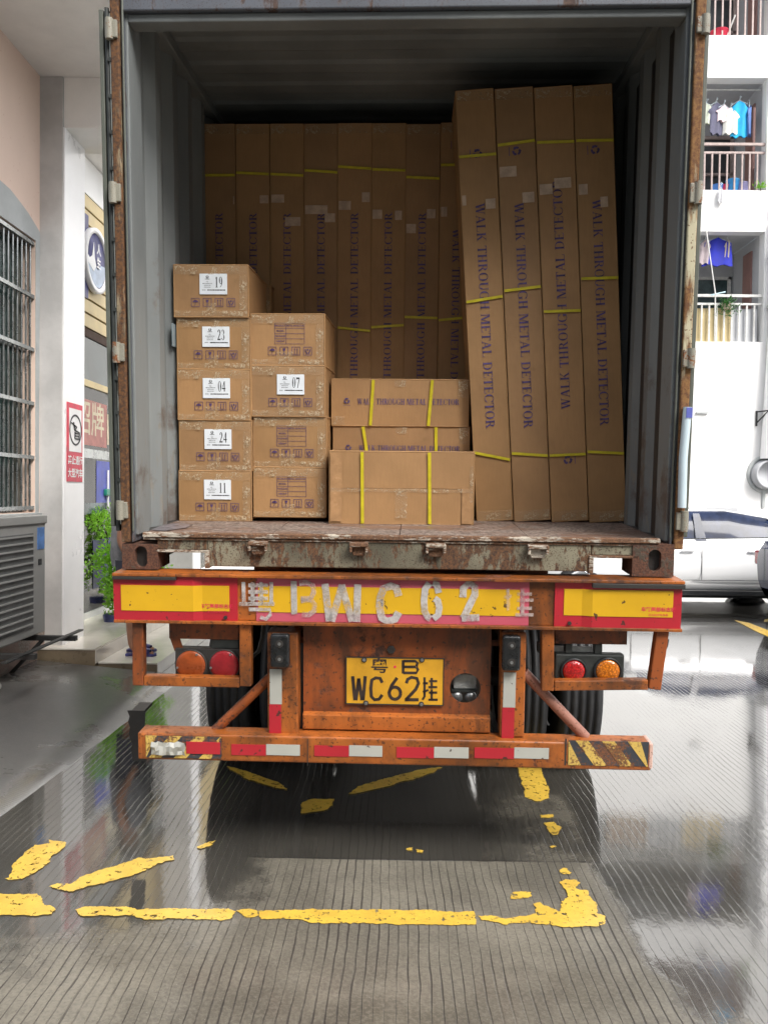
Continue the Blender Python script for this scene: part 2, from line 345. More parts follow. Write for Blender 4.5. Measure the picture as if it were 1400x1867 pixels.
    h2 = b.math('SUBTRACT', b.math('MULTIPLY_ADD', rip, .32, b.math('MULTIPLY_ADD', grit2, .03, b.math('MULTIPLY', b.math('MULTIPLY_ADD', fine, .22, mid), b.ramp(wet, .1, .9, .5, .09)))), b.math('MULTIPLY', gv, 1.0))
    b2 = b.n('Bump'); b2.inputs['Strength'].default_value = .5; b2.inputs['Distance'].default_value = .004; b.l(h2, b2.inputs['Height']); b.l(b2.outputs[0], b.p.inputs['Coat Normal'])
    return b.m
M['ground'] = ground_mat('wet_grooved_concrete')
M['ramp'] = ground_mat('wet_broomed_ramp', True)
def line_paint():
    b = NB('worn_yellow_road_paint')
    n = b.noise(9, 6, .7); n2 = b.noise(45, 4, .6, loc=(2, 2, 2))
    c = b.mix(b.ramp(n, .35, .7), (.72, .48, .07), (.60, .38, .06))
    c = b.mix(b.ramp(n2, .62, .70, 0, .8), c, (.16, .12, .06))
    b.base(c); b.rough(.3); b.bump(n2, .3, .003); b.p.inputs['Coat Weight'].default_value = .35; b.p.inputs['Coat Roughness'].default_value = .1
    sx = b.n('SeparateXYZ'); b.l(b.tc(), sx.inputs[0]); fr = b.math('ABSOLUTE', b.math('SUBTRACT', b.math('FRACT', b.math('DIVIDE', sx.outputs[0], .0375)), .5))
    gl = b.ramp(fr, .02, .07, .035, 0)
    chip = b.ramp(b.math('ADD', b.noise(28, 6, .75, loc=(7, 1, 0)), gl), .585, .61)
    tr = b.n('BsdfTransparent'); ms = b.n('MixShader'); b.l(chip, ms.inputs[0]); b.l(b.p.outputs[0], ms.inputs[1]); b.l(tr.outputs[0], ms.inputs[2]); b.l(ms.outputs[0], b.out.inputs['Surface'])
    return b.m
M['paint_y'] = line_paint()

# ------------------------------------------------------------------ mesh helpers
class MB:
    def __init__(s): s.v = []; s.f = []; s.sm = []
    def add(s, vs, fs, smooth=False):
        o = len(s.v); s.v += [tuple(v) for v in vs]; s.f += [tuple(i + o for i in f) for f in fs]; s.sm += [smooth] * len(fs); return s
    def box(s, x0, x1, y0, y1, z0, z1):
        if x0 > x1: x0, x1 = x1, x0
        if y0 > y1: y0, y1 = y1, y0
        if z0 > z1: z0, z1 = z1, z0
        return s.add([(x0, y0, z0), (x1, y0, z0), (x1, y1, z0), (x0, y1, z0), (x0, y0, z1), (x1, y0, z1), (x1, y1, z1), (x0, y1, z1)],
                     [(0, 3, 2, 1), (4, 5, 6, 7), (0, 1, 5, 4), (1, 2, 6, 5), (2, 3, 7, 6), (3, 0, 4, 7)])
    def prism(s, poly, y0, y1, ax='y'):
        """poly in (x,z) extruded along y (front y0); or (x,y) along z; or (y,z) along x"""
        n = len(poly)
        area = sum(poly[i][0] * poly[(i + 1) % n][1] - poly[(i + 1) % n][0] * poly[i][1] for i in range(n))
        if area < 0: poly = poly[::-1]
        if ax == 'y': P = lambda a, b, t: (a, t, b)
        elif ax == 'z': P = lambda a, b, t: (a, b, t)
        else: P = lambda a, b, t: (t, a, b)
        vs = [P(a, b, y0) for a, b in poly] + [P(a, b, y1) for a, b in poly]
        fs = [tuple(range(n)), tuple(range(2 * n - 1, n - 1, -1))] + [(i, i + n, (i + 1) % n + n, (i + 1) % n) for i in range(n)]
        if ax != 'y': fs = [f[::-1] for f in fs]
        return s.add(vs, fs)
    def tube(s, pts, r, n=10, cap=True, rr=None):
        pts = [Vector(p) for p in pts]; rings = []
        for i, p in enumerate(pts):
            d = (pts[min(i + 1, len(pts) - 1)] - pts[max(i - 1, 0)]).normalized()
            u = d.orthogonal().normalized() if i == 0 else (rings[-1][1] - d * rings[-1][1].dot(d)).normalized()
            rings.append((p, u, d.cross(u), rr[i] if rr else r))
        vs = []
        for p, u, v, q in rings:
            for k in range(n):
                a = 2 * math.pi * k / n; vs.append(p + (u * math.cos(a) + v * math.sin(a)) * q)
        fs = [(i * n + k, i * n + (k + 1) % n, (i + 1) * n + (k + 1) % n, (i + 1) * n + k) for i in range(len(pts) - 1) for k in range(n)]
        s.add(vs, fs, True)
        if cap:
            s.add([vs[k] for k in range(n)], [tuple(range(n))[::-1]]); s.add([vs[-n + k] for k in range(n)], [tuple(range(n))])
        return s
    def disc(s, c, r, y0, y1, n=28):
        return s.prism([(c[0] + r * math.cos(2 * math.pi * k / n), c[1] + r * math.sin(2 * math.pi * k / n)) for k in range(n)], y0, y1)
    def lathe(s, prof, n=32, axis='x', c=(0, 0, 0)):
        """prof: list of (t, r) along the axis"""
        vs = []
        for t, r in prof:
            for k in range(n):
                a = 2 * math.pi * k / n; u, v = r * math.cos(a), r * math.sin(a)
                vs.append({'x': (c[0] + t, c[1] + u, c[2] + v), 'y': (c[0] + u, c[1] + t, c[2] - v), 'z': (c[0] + u, c[1] + v, c[2] + t)}[axis])
        fs = [(i * n + k, (i + 1) * n + k, (i + 1) * n + (k + 1) % n, i * n + (k + 1) % n) for i in range(len(prof) - 1) for k in range(n)]
        return s.add(vs, [f[::-1] for f in fs], True)
    def build(s, name, mat, parent=None, bevel=0, loc=None, seg=2):
        me = bpy.data.meshes.new(name); me.from_pydata(s.v, [], s.f); me.update()
        for p, q in zip(me.polygons, s.sm): p.use_smooth = q
        me.materials.append(mat)
        o = bpy.data.objects.new(name, me); COL.objects.link(o)
        if parent: o.parent = parent
        if loc: o.location = loc
        if bevel:
            b = o.modifiers.new('bevel', 'BEVEL'); b.width = bevel; b.segments = seg; b.limit_method = 'ANGLE'; b.angle_limit = R(40)
        return o
def tag(o, label=None, cat=None, group=None, kind=None):
    if label: o['label'] = label
    if cat: o['category'] = cat
    if group: o['group'] = group
    if kind: o['kind'] = kind
    return o
def empty(name, label, cat, mat4=None, group=None, loc=None):
    o = bpy.data.objects.new(name, None); COL.objects.link(o); o.empty_display_size = .1
    if mat4 is not None: o.matrix_world = mat4
    if loc: o.location = loc
    return tag(o, label, cat, group)
def copy_tree(o, parent=None):
    c = o.copy(); COL.objects.link(c); c.parent = parent
    for ch in [x for x in COL.objects if x.parent == o]: copy_tree(ch, c)
    return c
def text_mb(body, size, off=0.0, sx=1.0, align='CENTER'):
    """flat lettering as a mesh standing in the x-z plane, facing -y"""
    c = bpy.data.curves.new('t', 'FONT'); c.body = body; c.size = size; c.offset = off; c.align_x = align; c.align_y = 'CENTER'; c.resolution_u = 3
    o = bpy.data.objects.new('t', c); COL.objects.link(o)
    dg = bpy.context.evaluated_depsgraph_get(); dg.update(); me = bpy.data.meshes.new_from_object(o.evaluated_get(dg))
    vs = [(v.co.x * sx, 0, v.co.y) for v in me.vertices]; fs = [tuple(p.vertices) for p in me.polygons]
    bpy.data.objects.remove(o); bpy.data.curves.remove(c); bpy.data.meshes.remove(me)
    m = MB(); m.add(vs, fs); return m
def xf(mb, dx=0, dy=0, dz=0, rot=0, sc=1):
    """rotate in the x-z plane, scale, then move"""
    ca, sa = math.cos(rot), math.sin(rot)
    mb.v = [((x * ca - z * sa) * sc + dx, y + dy, (x * sa + z * ca) * sc + dz) for x, y, z in mb.v]; return mb
def merge(a, b): a.add(b.v, b.f); return a
def stroke(mb, pts, wd, y=0, round_=False):
    """flat brush stroke of width wd through pts (x,z)"""
    P = [Vector((p[0], p[1])) for p in pts]; L = []; Rr = []
    for i, p in enumerate(P):
        d = (P[min(i + 1, len(P) - 1)] - P[max(i - 1, 0)]).normalized(); n = Vector((-d.y, d.x)) * wd / 2
        L.append(p + n); Rr.append(p - n)
    for i in range(len(P) - 1):
        mb.add([(Rr[i].x, y, Rr[i].y), (Rr[i + 1].x, y, Rr[i + 1].y), (L[i + 1].x, y, L[i + 1].y), (L[i].x, y, L[i].y)], [(0, 1, 2, 3)])
    return mb
def arcp(cx, cy, rx, ry, a0, a1, n=14):
    return [(cx + rx * math.cos(R(a0 + (a1 - a0) * i / n)), cy + ry * math.sin(R(a0 + (a1 - a0) * i / n))) for i in range(n + 1)]

# ------------------------------------------------------------------ bold serif capitals and figures, cap height 1
TK, TN, SH = .165, .055, .045
def q(mb, pts): mb.add([(x, 0, z) for x, z in pts], [tuple(range(len(pts)))])
def stem(mb, x, t=TK, y0=0, y1=1, s0=True, s1=True, e=.085):
    q(mb, [(x, y0), (x + t, y0), (x + t, y1), (x, y1)])
    for fl, y, d in ((s0, y0, 1), (s1, y1, -1)):
        if fl:
            q(mb, [(x - e, y), (x + t + e, y), (x + t + e, y + d * SH), (x - e, y + d * SH)][::d])
def dg(mb, x0, y0, x1, y1, t):
    q(mb, [(x0, y0), (x0 + t, y0), (x1 + t, y1), (x1, y1)])
def srf(mb, x0, x1, y, d=1): q(mb, [(x0, y), (x1, y), (x1, y + d * SH), (x0, y + d * SH)])
def ring(mb, cx, cy, rx, ry, a0, a1, tk=TK, tn=TN, n=22):
    pr = None
    for i in range(n + 1):
        a = R(a0 + (a1 - a0) * i / n); c, s = math.cos(a), math.sin(a)
        t = tn + (tk - tn) * abs(c) ** 1.6
        o_ = (cx + rx * c, cy + ry * s); k = (cx + (rx - t) * c, cy + (ry - max(t * .6, tn)) * s)
        if pr: q(mb, [pr[0], o_, k, pr[1]])
        pr = (o_, k)
def G(ch):
    m = MB()
    if ch == 'W':
        dg(m, .25, 0, .04, 1, TK); dg(m, .30, 0, .50, .96, TN); dg(m, .66, 0, .45, 1, TK); dg(m, .72, 0, .93, 1, TN); srf(m, -.03, .30, 1, -1); srf(m, .38, .68, 1, -1); srf(m, .84, 1.07, 1, -1); return m, 1.08
    if ch == 'A':
        dg(m, .08, 0, .37, .98, TN); dg(m, .60, 0, .33, 1, TK); q(m, [(.2, .30), (.6, .30), (.6, .36), (.2, .36)]); srf(m, -.01, .23, 0); srf(m, .5, .86, 0); return m, .86
    if ch == 'L':
        stem(m, .10); q(m, [(.2, 0), (.66, 0), (.66, .05), (.2, .05)]); q(m, [(.62, 0), (.67, 0), (.69, .3), (.665, .3)]); return m, .74
    if ch == 'K':
        stem(m, .10); dg(m, .25, .42, .64, 1, TN * 1.2); dg(m, .60, 0, .33, .55, TK); srf(m, .52, .78, 1, -1); srf(m, .5, .86, 0); return m, .88
    if ch == 'T':
        stem(m, .28, s1=False); q(m, [(.02, .94), (.70, .94), (.70, 1), (.02, 1)]); q(m, [(.0, .72), (.03, .72), (.07, 1), (.0, 1)]); q(m, [(.69, .72), (.72, .72), (.72, 1), (.65, 1)]); return m, .74
    if ch == 'H':
        stem(m, .10); stem(m, .58); q(m, [(.2, .47), (.62, .47), (.62, .53), (.2, .53)]); return m, .88
    if ch == 'R':
        stem(m, .10); ring(m, .36, .74, .30, .26, -90, 90); q(m, [(.2, .945), (.38, .945), (.38, 1), (.2, 1)]); q(m, [(.2, .48), (.38, .48), (.38, .54), (.2, .54)]); dg(m, .62, 0, .36, .5, TK); srf(m, .55, .86, 0); return m, .84
    if ch == 'O': ring(m, .42, .5, .40, .52, 0, 360, n=32); return m, .88
    if ch == 'U':
        stem(m, .10, y0=.3, s0=False); stem(m, .66, TN, y0=.3, s0=False); ring(m, .41, .32, .31, .34, 180, 360, TK, TN, 16); return m, .84
    if ch in 'GC':
        ring(m, .44, .5, .42, .52, 42, 318, n=28); q(m, [(.74, .68), (.78, .68), (.78, .97), (.70, .9)])
        if ch == 'G': stem(m, .62, .15, .04, .42, s0=False); return m, .90
        q(m, [(.70, .1), (.80, .26), (.77, .28), (.66, .14)]); return m, .84
    if ch == 'M':
        stem(m, .10, TN); dg(m, .48, 0, .14, 1, TK); dg(m, .50, 0, .80, 1, TN); stem(m, .80); srf(m, 0, .25, 1, -1); return m, 1.08
    if ch == 'E':
        stem(m, .10); q(m, [(.2, 0), (.66, 0), (.66, .05), (.2, .05)]); q(m, [(.2, .95), (.63, .95), (.63, 1), (.2, 1)]); q(m, [(.2, .48), (.5, .48), (.5, .53), (.2, .53)])
        q(m, [(.62, 0), (.67, 0), (.69, .27), (.665, .27)]); q(m, [(.6, 1), (.63, .76), (.65, .76), (.65, 1)]); q(m, [(.47, .38), (.51, .38), (.51, .63), (.47, .63)]); return m, .74
    if ch == 'D':
        stem(m, .10); ring(m, .34, .5, .46, .5, -90, 90); q(m, [(.2, .945), (.36, .945), (.36, 1), (.2, 1)]); q(m, [(.2, 0), (.36, 0), (.36, .055), (.2, .055)]); return m, .86
    if ch == '0': ring(m, .25, .5, .22, .51, 0, 360, .13, .05, 28); return m, .52
    if ch == '1': stem(m, .18, .13, s1=False); q(m, [(.08, .86), (.2, .86), (.31, 1), (.26, 1)]); return m, .52
    if ch == '2':
        ring(m, .24, .72, .20, .29, -20, 170, .13, .06, 18); dg(m, .03, .04, .31, .62, .11); q(m, [(.03, 0), (.44, 0), (.46, .2), (.43, .2), (.40, .12), (.03, .12)]); return m, .52
    if ch == '3': ring(m, .22, .76, .18, .25, -80, 160, .12, .05, 18); ring(m, .22, .27, .21, .28, -160, 85, .13, .05, 20); return m, .52
    if ch == '4': q(m, [(.28, 0), (.40, 0), (.40, 1), (.30, 1), (.28, .9)]); q(m, [(.02, .24), (.48, .24), (.48, .34), (.02, .34)]); dg(m, .02, .3, .31, 1, .05); return m, .52
    if ch == '7': q(m, [(.04, .87), (.46, .87), (.46, 1), (.04, 1)]); dg(m, .16, 0, .38, .9, .09); q(m, [(.03, .74), (.06, .74), (.1, .9), (.04, .9)]); return m, .52
    if ch == '9': ring(m, .25, .67, .21, .34, 0, 360, .13, .05, 24); ring(m, .13, .62, .33, .62, -85, 5, .12, .05, 14); return m, .52
    return m, .34
def words(body, h, sx, track, W_, dx, dy, dz, rot, mat, parent):
    """a line of lettering, one part per word, scaled to the length W_"""
    full, w0 = serif(body, h, sx, track); k = W_ / w0; pos = 0; cur = MB(); lets = []
    x = 0; groups = [[]]
    for ch in body:
        g_, wd = G(ch)
        if ch == ' ': groups.append([])
        else: groups[-1].append((g_, x))
        x += wd + track
    for gr in groups:
        m = MB()
        for g_, xo in gr: m.add([((px + xo) * sx * h * k - W_ / 2, 0, (pz - .5) * h) for px, py, pz in g_.v], g_.f)
        xf(m, dx, dy, dz, rot); tag(m.build('lettering', M[mat], parent), kind='stuff')
def serif(body, h, sx=1.0, track=.03):
    out = MB(); x = 0
    for ch in body:
        g, wd = G(ch)
        out.add([((px + x) * sx * h, 0, pz * h) for px, py, pz in g.v], g.f); x += wd + track
    W_ = x * sx * h
    out.v = [(a - W_ / 2, b, c - h / 2) for a, b, c in out.v]; return out, W_

# ------------------------------------------------------------------ GROUND
g = MB(); g.add([(-150, -60, 0), (150, -60, 0), (150, 300, 0), (-150, 300, 0)], [(0, 1, 2, 3)])
tag(g.build('ground', M['ground']), kind='structure')
# sloping pavement ramp on the left: profile across x
YE = 7.25
a0 = gp(0, 1492); a1 = gp(306, 1262)
def edgex(y): return a0.x + (a1.x - a0.x) * (y - a0.y) / (a1.y - a0.y)
r = MB(); ny = 40; nx = 14; vs = []; rr_ = random.Random(3)
for j in range(ny + 1):
    y = -3 + (YE + 3) * j / ny
    for i in range(nx + 1):
        t = i / nx; x = edgex(y) + (-3.6 - edgex(y)) * t + (rr_.uniform(-.012, .012) if i == 0 else 0)
        z = .006 + .028 * min(1, t * 14) + .15 * t ** 1.1
        vs.append((x, y, z if i else -.004))
r.add(vs, [(j * (nx + 1) + i + 1, j * (nx + 1) + i, (j + 1) * (nx + 1) + i, (j + 1) * (nx + 1) + i + 1)[::-1] for j in range(ny) for i in range(nx)], True)
tag(r.build('pavement_ramp', M['ramp']), kind='structure')

# painted lines: ragged outlines, sheets 4 mm above the ground
def ragged(pts, amp, seed, step=.007):
    rd = random.Random(seed); out = []
    n = len(pts)
    for i in range(n):
        a, b = Vector(pts[i][:2]), Vector(pts[(i + 1) % n][:2]); L = (b - a).length; k = max(1, int(L / step)); nn = Vector((-(b - a).y, (b - a).x)).normalized() if L > 1e-6 else Vector((0, 0))
        drift = 0
        for j in range(k):
            drift = drift * .82 + rd.uniform(-amp, amp) * .55
            out.append(a.lerp(b, j / k) + nn * (drift + rd.uniform(-amp, amp) * .22))
    return out
def paintpoly(px, amp=.008, seed=1, mat='paint_y', z=.004, name='painted_line'):
    pts = [gp(x, y) for x, y in px]; out = ragged([(p.x, p.y) for p in pts], amp, seed)
    bm = bmesh.new(); vv = [bm.verts.new((p.x, p.y, z)) for p in out]; f = bm.faces.new(vv); bm.normal_update()
    if f.normal.z < 0: f.normal_flip()
    bmesh.ops.triangulate(bm, faces=[f], ngon_method='EAR_CLIP')
    me = bpy.data.meshes.new(name); bm.to_mesh(me); bm.free(); me.materials.append(M[mat])
    o = bpy.data.objects.new(name, me); COL.objects.link(o); return tag(o, kind='structure')
LINES = [
 [(136, 1661), (150, 1656), (232, 1657), (250, 1661), (300, 1659), (420, 1660), (430, 1664), (424, 1670), (418, 1679), (300, 1678), (270, 1679), (236, 1671), (145, 1672)],
 [(428, 1662), (452, 1659), (468, 1663), (470, 1672), (445, 1676), (440, 1668)],
 [(470, 1664), (560, 1660), (700, 1661), (862, 1664), (867, 1674), (864, 1689), (760, 1688), (640, 1686), (560, 1684), (552, 1680), (475, 1678)],
 [(0, 1632), (70, 1633), (78, 1640), (77, 1648), (101, 1660), (95, 1669), (60, 1672), (0, 1671), (-80, 1671), (-80, 1632)],
 [(88, 1619), (103, 1612), (128, 1614), (145, 1602), (200, 1583), (250, 1567), (315, 1562), (318, 1568), (290, 1576), (262, 1590), (235, 1600), (190, 1613), (160, 1617), (132, 1628), (108, 1624)],
 [(8, 1604), (18, 1600), (20, 1582), (45, 1555), (62, 1543), (90, 1541), (88, 1533), (120, 1537), (118, 1545), (98, 1560), (88, 1575), (70, 1588), (40, 1605), (22, 1606)],
 [(870, 1672), (895, 1671), (920, 1677), (975, 1668), (977, 1658), (972, 1650), (985, 1647), (996, 1654), (1020, 1665), (1022, 1652), (1035, 1637), (1033, 1626), (1020, 1612), (1030, 1605), (1052, 1606), (1058, 1612), (1050, 1622), (1072, 1627), (1073, 1634), (1086, 1647), (1091, 1668), (1105, 1674), (1105, 1685), (1092, 1691), (1020, 1691), (960, 1684), (925, 1688), (880, 1680)],
 [(930, 1632), (940, 1628), (966, 1629), (969, 1637), (960, 1640), (932, 1641)],
 [(1020, 1590), (1028, 1583), (1042, 1593), (1038, 1596), (1022, 1594)],
 [(943, 1398), (984, 1398), (990, 1410), (1000, 1440), (1001, 1457), (985, 1463), (972, 1461), (958, 1455), (952, 1430)],
 [(983, 1488), (1006, 1486), (1008, 1492), (986, 1493)], [(991, 1502), (1008, 1500), (1024, 1511), (1016, 1524), (1006, 1524), (998, 1515)],
 [(1003, 1545), (1012, 1544), (1012, 1547), (1005, 1548)],
 [(634, 1449), (652, 1436), (700, 1421), (760, 1406), (800, 1400), (810, 1400), (770, 1417), (700, 1437), (650, 1449)],
 [(550, 1466), (566, 1459), (610, 1458), (606, 1470), (590, 1480), (549, 1485)],
 [(415, 1398), (452, 1408), (510, 1430), (524, 1441), (500, 1438), (455, 1424), (420, 1405)],
 [(742, 1549), (754, 1546), (753, 1552), (744, 1553)], [(757, 1551), (772, 1553), (771, 1557), (758, 1555)],
 [(358, 1546), (372, 1540), (394, 1535), (388, 1541), (362, 1550)],
 [(1338, 1131), (1365, 1136), (1420, 1158), (1460, 1178), (1420, 1170), (1385, 1155)],
 [(1394, 1130), (1470, 1130), (1470, 1134), (1392, 1134)],
]
for i, L in enumerate(LINES): paintpoly(L, .007 if i < 19 else .0, seed=i + 3)

# ------------------------------------------------------------------ CONTAINER
FZ = .150          # floor height over the container underside
IW = 1.168         # inner half width
HW = 1.219
CL = 6.06
TOP = 2.591
cont = empty('shipping_container', 'open grey steel shipping container full of cartons, on the orange trailer', 'shipping container', TM)
def corr(side):
    """corrugated side wall, closed sheet"""
    m = MB(); prof = []; y = .11; k = 0
    while y < CL - .12:
        for dy, dx in ((0, 0), (.072, 0), (.14, .036), (.212, .036)): prof.append((y + dy, dx))
        y += .28
    prof.append((CL - .1, 0))
    n = len(prof); vs = []
    for z in (FZ, TOP - .06):
        for py, px in prof: vs.append((side * (IW + px), py, z))
        for py, px in prof: vs.append((side * (IW + px + .006), py, z))
    fs = []
    for i in range(n - 1):
        fs += [(i, i + 1, 2 * n + i + 1, 2 * n + i), (n + i, 3 * n + i, 3 * n + i + 1, n + i + 1)]
    if side > 0: fs = [f[::-1] for f in fs]
    m.add(vs, fs); return m
corr(-1).build('side_wall', M['cwall'], cont); corr(1).build('side_wall', M['cwall'], cont)
MB().box(-IW - .04, IW + .04, CL - .09, CL - .05, FZ, TOP - .05).build('end_wall', M['cwall'], cont)
m = MB(); y = .12
prof = [(.12, 0)]
while y < CL - .2:
    prof += [(y + .10, 0), (y + .13, .010), (y + .23, .010), (y + .26, 0)]; y += .26
poly = [(a, TOP - .055 + b) for a, b in prof] + [(prof[-1][0], TOP - .02), (.12, TOP - .02)]
m.prism(poly, -IW - .03, IW + .03, 'x'); m.build('roof', M['cwall'], cont)
# top side rails
for s in (-1, 1): MB().box(s * (IW - .03), s * (IW + .045), .11, CL - .05, TOP - .11, TOP - .058).build('top_rail', M['cwall'], cont, .006)
# plywood floor panels
for i in range(5):
    for j in range(4):
        MB().box(-IW + .585 * j + .002, -IW + .585 * (j + 1) - .002, .085 + 1.17 * i, .085 + 1.17 * (i + 1) - .004, FZ - .028, FZ + random.uniform(-.0015, .001)).build('floor_panel', M['ply'], cont)
# bottom side rails
for s in (-1, 1): MB().box(s * 1.15, s * HW, .18, CL - .18, 0.0, FZ - .002).build('bottom_rail', M['dark_metal'], cont)
for i in range(14): MB().box(-.76, .76, .5 + i * .4, .55 + i * .4, .01, FZ - .03).build('cross_member', M['dark_metal'], cont)
# rear sill with the two pockets
xl, _ = tp(288, 1020); xr, _ = tp(1153, 1020); _, zb = tp(720, 1037); _, zt = tp(720, 984)
pl0, pz1 = tp(297, 1006); pl1, _ = tp(370, 1006); pr0, _ = tp(1086, 1006); pr1, _ = tp(1150, 1006)
m = MB(); m.box(pl1 + .022, pr0 - .022, -.006, .05, zb, zt); m.build('door_sill', M['sill'], cont, .004)
for (a, b) in ((xl, pl1 + .02), (pr0 - .02, xr)):
    MB().box(a, b, -.004, .05, pz1 + .012, zt).build('door_sill', M['sill'], cont, .003)
for s, a, b in ((-1, pl0 - .03, pl1 + .021), (1, pr0 - .021, pr1 + .03)):
    fr = MB(); fr.box(a, b, -.014, .03, pz1, pz1 + .011); e = b if s < 0 else a
    fr.box(e - .010, e + .010, -.014, .2, .008, pz1 + .011); fr.build('pocket_frame', M['sill_edge'], cont, .002)
m = MB(); m.prism([(-.02, zt), (.075, zt), (.085, FZ + .002), (.03, FZ + .002), (-.004, zt + .022), (-.02, zt + .018)], -HW + .085, HW - .085, 'x'); m.build('threshold', M['sill_edge'], cont, .002)
MB().box(-HW + .09, HW - .09, -.012, -.0065, zt - .012, zt - .004).build('rubbing_strip', M['sill_edge'], cont)
# locking cam keepers
for x0, x1 in ((453, 488), (637, 671), (776, 813), (962, 1000)):
    a, _ = tp(x0, 990, -.03); b, _ = tp(x1, 990, -.03); zc = zt - .028
    k = MB(); k.box(a, b, -.052, -.007, zc, zc + .017); k.prism([(a + .006, zc), (b - .006, zc), (b - .016, zc - .042), (a + .016, zc - .042)], -.03, -.007)
    k.box(a, a + .012, -.05, -.03, zc - .025, zc); k.box(b - .012, b, -.05, -.03, zc - .025, zc)
    k.build('cam_keeper', M['sill_edge'], cont, .004)
# corner castings (with the oval hole)
def casting(cx, w_, z0, z1, hx):
    m = MB(); hz = (z0 + z1) / 2; hw, hh = .028, .048; n = 24
    out = []
    hole = [(hx + hw * math.cos(a), hz + (hh - hw) * (1 if math.sin(a) > 0 else -1) + hw * math.sin(a)) for a in [2 * math.pi * (k + .5) / n for k in range(n)]]
    def edge(p):
        dx, dz = p[0] - hx, p[1] - hz; x0_, x1_ = cx - w_ / 2, cx + w_ / 2
        t = min([(x1_ - hx) / dx if dx > 1e-6 else 9e9, (x0_ - hx) / dx if dx < -1e-6 else 9e9, (z1 - hz) / dz if dz > 1e-6 else 9e9, (z0 - hz) / dz if dz < -1e-6 else 9e9])
        return (hx + dx * t, hz + dz * t)
    outer = [edge(p) for p in hole]
    for c in ((cx - w_ / 2, z0), (cx + w_ / 2, z0), (cx + w_ / 2, z1), (cx - w_ / 2, z1)):   # snap nearest to the corners
        k = min(range(n), key=lambda i: (outer[i][0] - c[0]) ** 2 + (outer[i][1] - c[1]) ** 2); outer[k] = c
    yf, yb = -.014, .164
    vs = [(x, yf, z) for x, z in outer] + [(x, yf, z) for x, z in hole] + [(x, yf + .03, z) for x, z in hole] + [(x, yb, z) for x, z in outer]
    fs = []
    for k in range(n):
        k2 = (k + 1) % n
        fs += [(k, k2, n + k2, n + k)[::1], (n + k, n + k2, 2 * n + k2, 2 * n + k), (k2, k, 3 * n + k, 3 * n + k2)]
    m.add(vs, fs); m.add([(x, yb, z) for x, z in outer], [tuple(range(n))[::-1]])
    inner = MB(); inner.box(hx - .05, hx + .05, yf + .031, .15, hz - .056, hz + .056)
    return m, inner
for side, x0, x1, h0 in ((-1, 222, 287, 257), (1, 1154, 1230, 1194)):
    a, z1_ = tp(x0, 992, -.014); b, _ = tp(x1, 992, -.014); hx, _ = tp(h0, 1015, -.014)
    cm, inn = casting((a + b) / 2, b - a, .0, z1_, hx)
    c_ = cm.build('corner_casting', M['casting'], cont); inn.build('casting_cavity', M['dark_metal'], c_)
    c2, i2 = casting((a + b) / 2, b - a, TOP - .118, TOP, hx); c3 = c2.build('corner_casting', M['casting'], cont)
# corner posts: outer rusty J bar, frame, inner return
_, zp0 = tp(720, 990)
for s, mt in ((-1, 'rust_post'), (1, 'rust_post_pale')):
    m = MB()
    if s < 0: m.box(-HW - .012, -HW + .026, -.016, .03, .12, TOP - .118)
    else: m.box(HW - .024, HW + .016, -.016, .03, .12, TOP - .118)
    m.build('post_bar', M[mt], cont, .006)
    MB().box(s * (HW - .03), s * (IW + .01), -.002, .14, .12, TOP - .118).build('corner_post', M['post_grey'], cont, .004)
    MB().box(s * (IW + .012), s * (IW - .002), .02, .12, FZ, TOP - .118).build('post_lip', M['cwall'], cont, .004)
    MB().box(s * (HW - .002), s * (HW - .02), .03, .16, .12, TOP - .118).build('post_web', M['dark_metal'], cont)
    MB().tube([(s * (IW + .012), -.004, FZ + .02), (s * (IW + .012), -.004, TOP - .12)], .005, 6).build('post_seam', M['door_edge'], cont)
# header
_, zh = tp(720, 14, 0)
m = MB(); m.box(-HW + .03, HW - .03, -.004, .06, zh, TOP - .005); m.build('door_header', M['post_grey'], cont, .006)
MB().box(-IW, IW, .02, .11, zh - .035, zh - .001).build('header_lip', M['cwall'], cont, .006)
# hinges
for s, ys in ((-1, [(30, 63), (333, 366), (628, 661), (921, 951)]), (1, [(33, 62), (333, 368), (633, 664), (926, 958)])):
    for y0, y1 in ys:
        _, a = tp(720, y0 + (2 if s > 0 else 0), -.02); _, b = tp(720, y1 + (2 if s > 0 else 0), -.02)
        h = MB()
        h.box(s * (HW - .022), s * (HW + .030), -.028, .012, b, a); h.tube([(s * (HW + .012), -.022, b - .006), (s * (HW + .012), -.022, a + .006)], .017, 10)
        h.build('hinge', M['hinge'], cont, .003)
# blue paint patch pipe sleeve on right post
_, a = tp(1228, 742, -.03); _, b = tp(1228, 925, -.03)
MB().tube([(HW - .004, -.034, b), (HW - .008, -.036, (a + b) / 2), (HW + .002, -.034, a)], .018, 12).build('pipe_sleeve', plain('pale_blue_pipe', (.55, .66, .72), .35, .04, 4), cont)
MB().box(HW - .008, HW + .018, -.054, -.05, a - .045, a - .002).build('blue_tape', M['blue'], cont)
# repair patch on the left wall
a = TI @ xp(312, 612, TM.translation.x - IW)
MB().box(-IW + .0005, -IW + .004, a.y - .035, a.y + .06, a.z - .055, a.z + .06).build('repair_patch', plain('pale_blue_patch', (.22, .28, .31), .4, .1, 12), cont, .001)
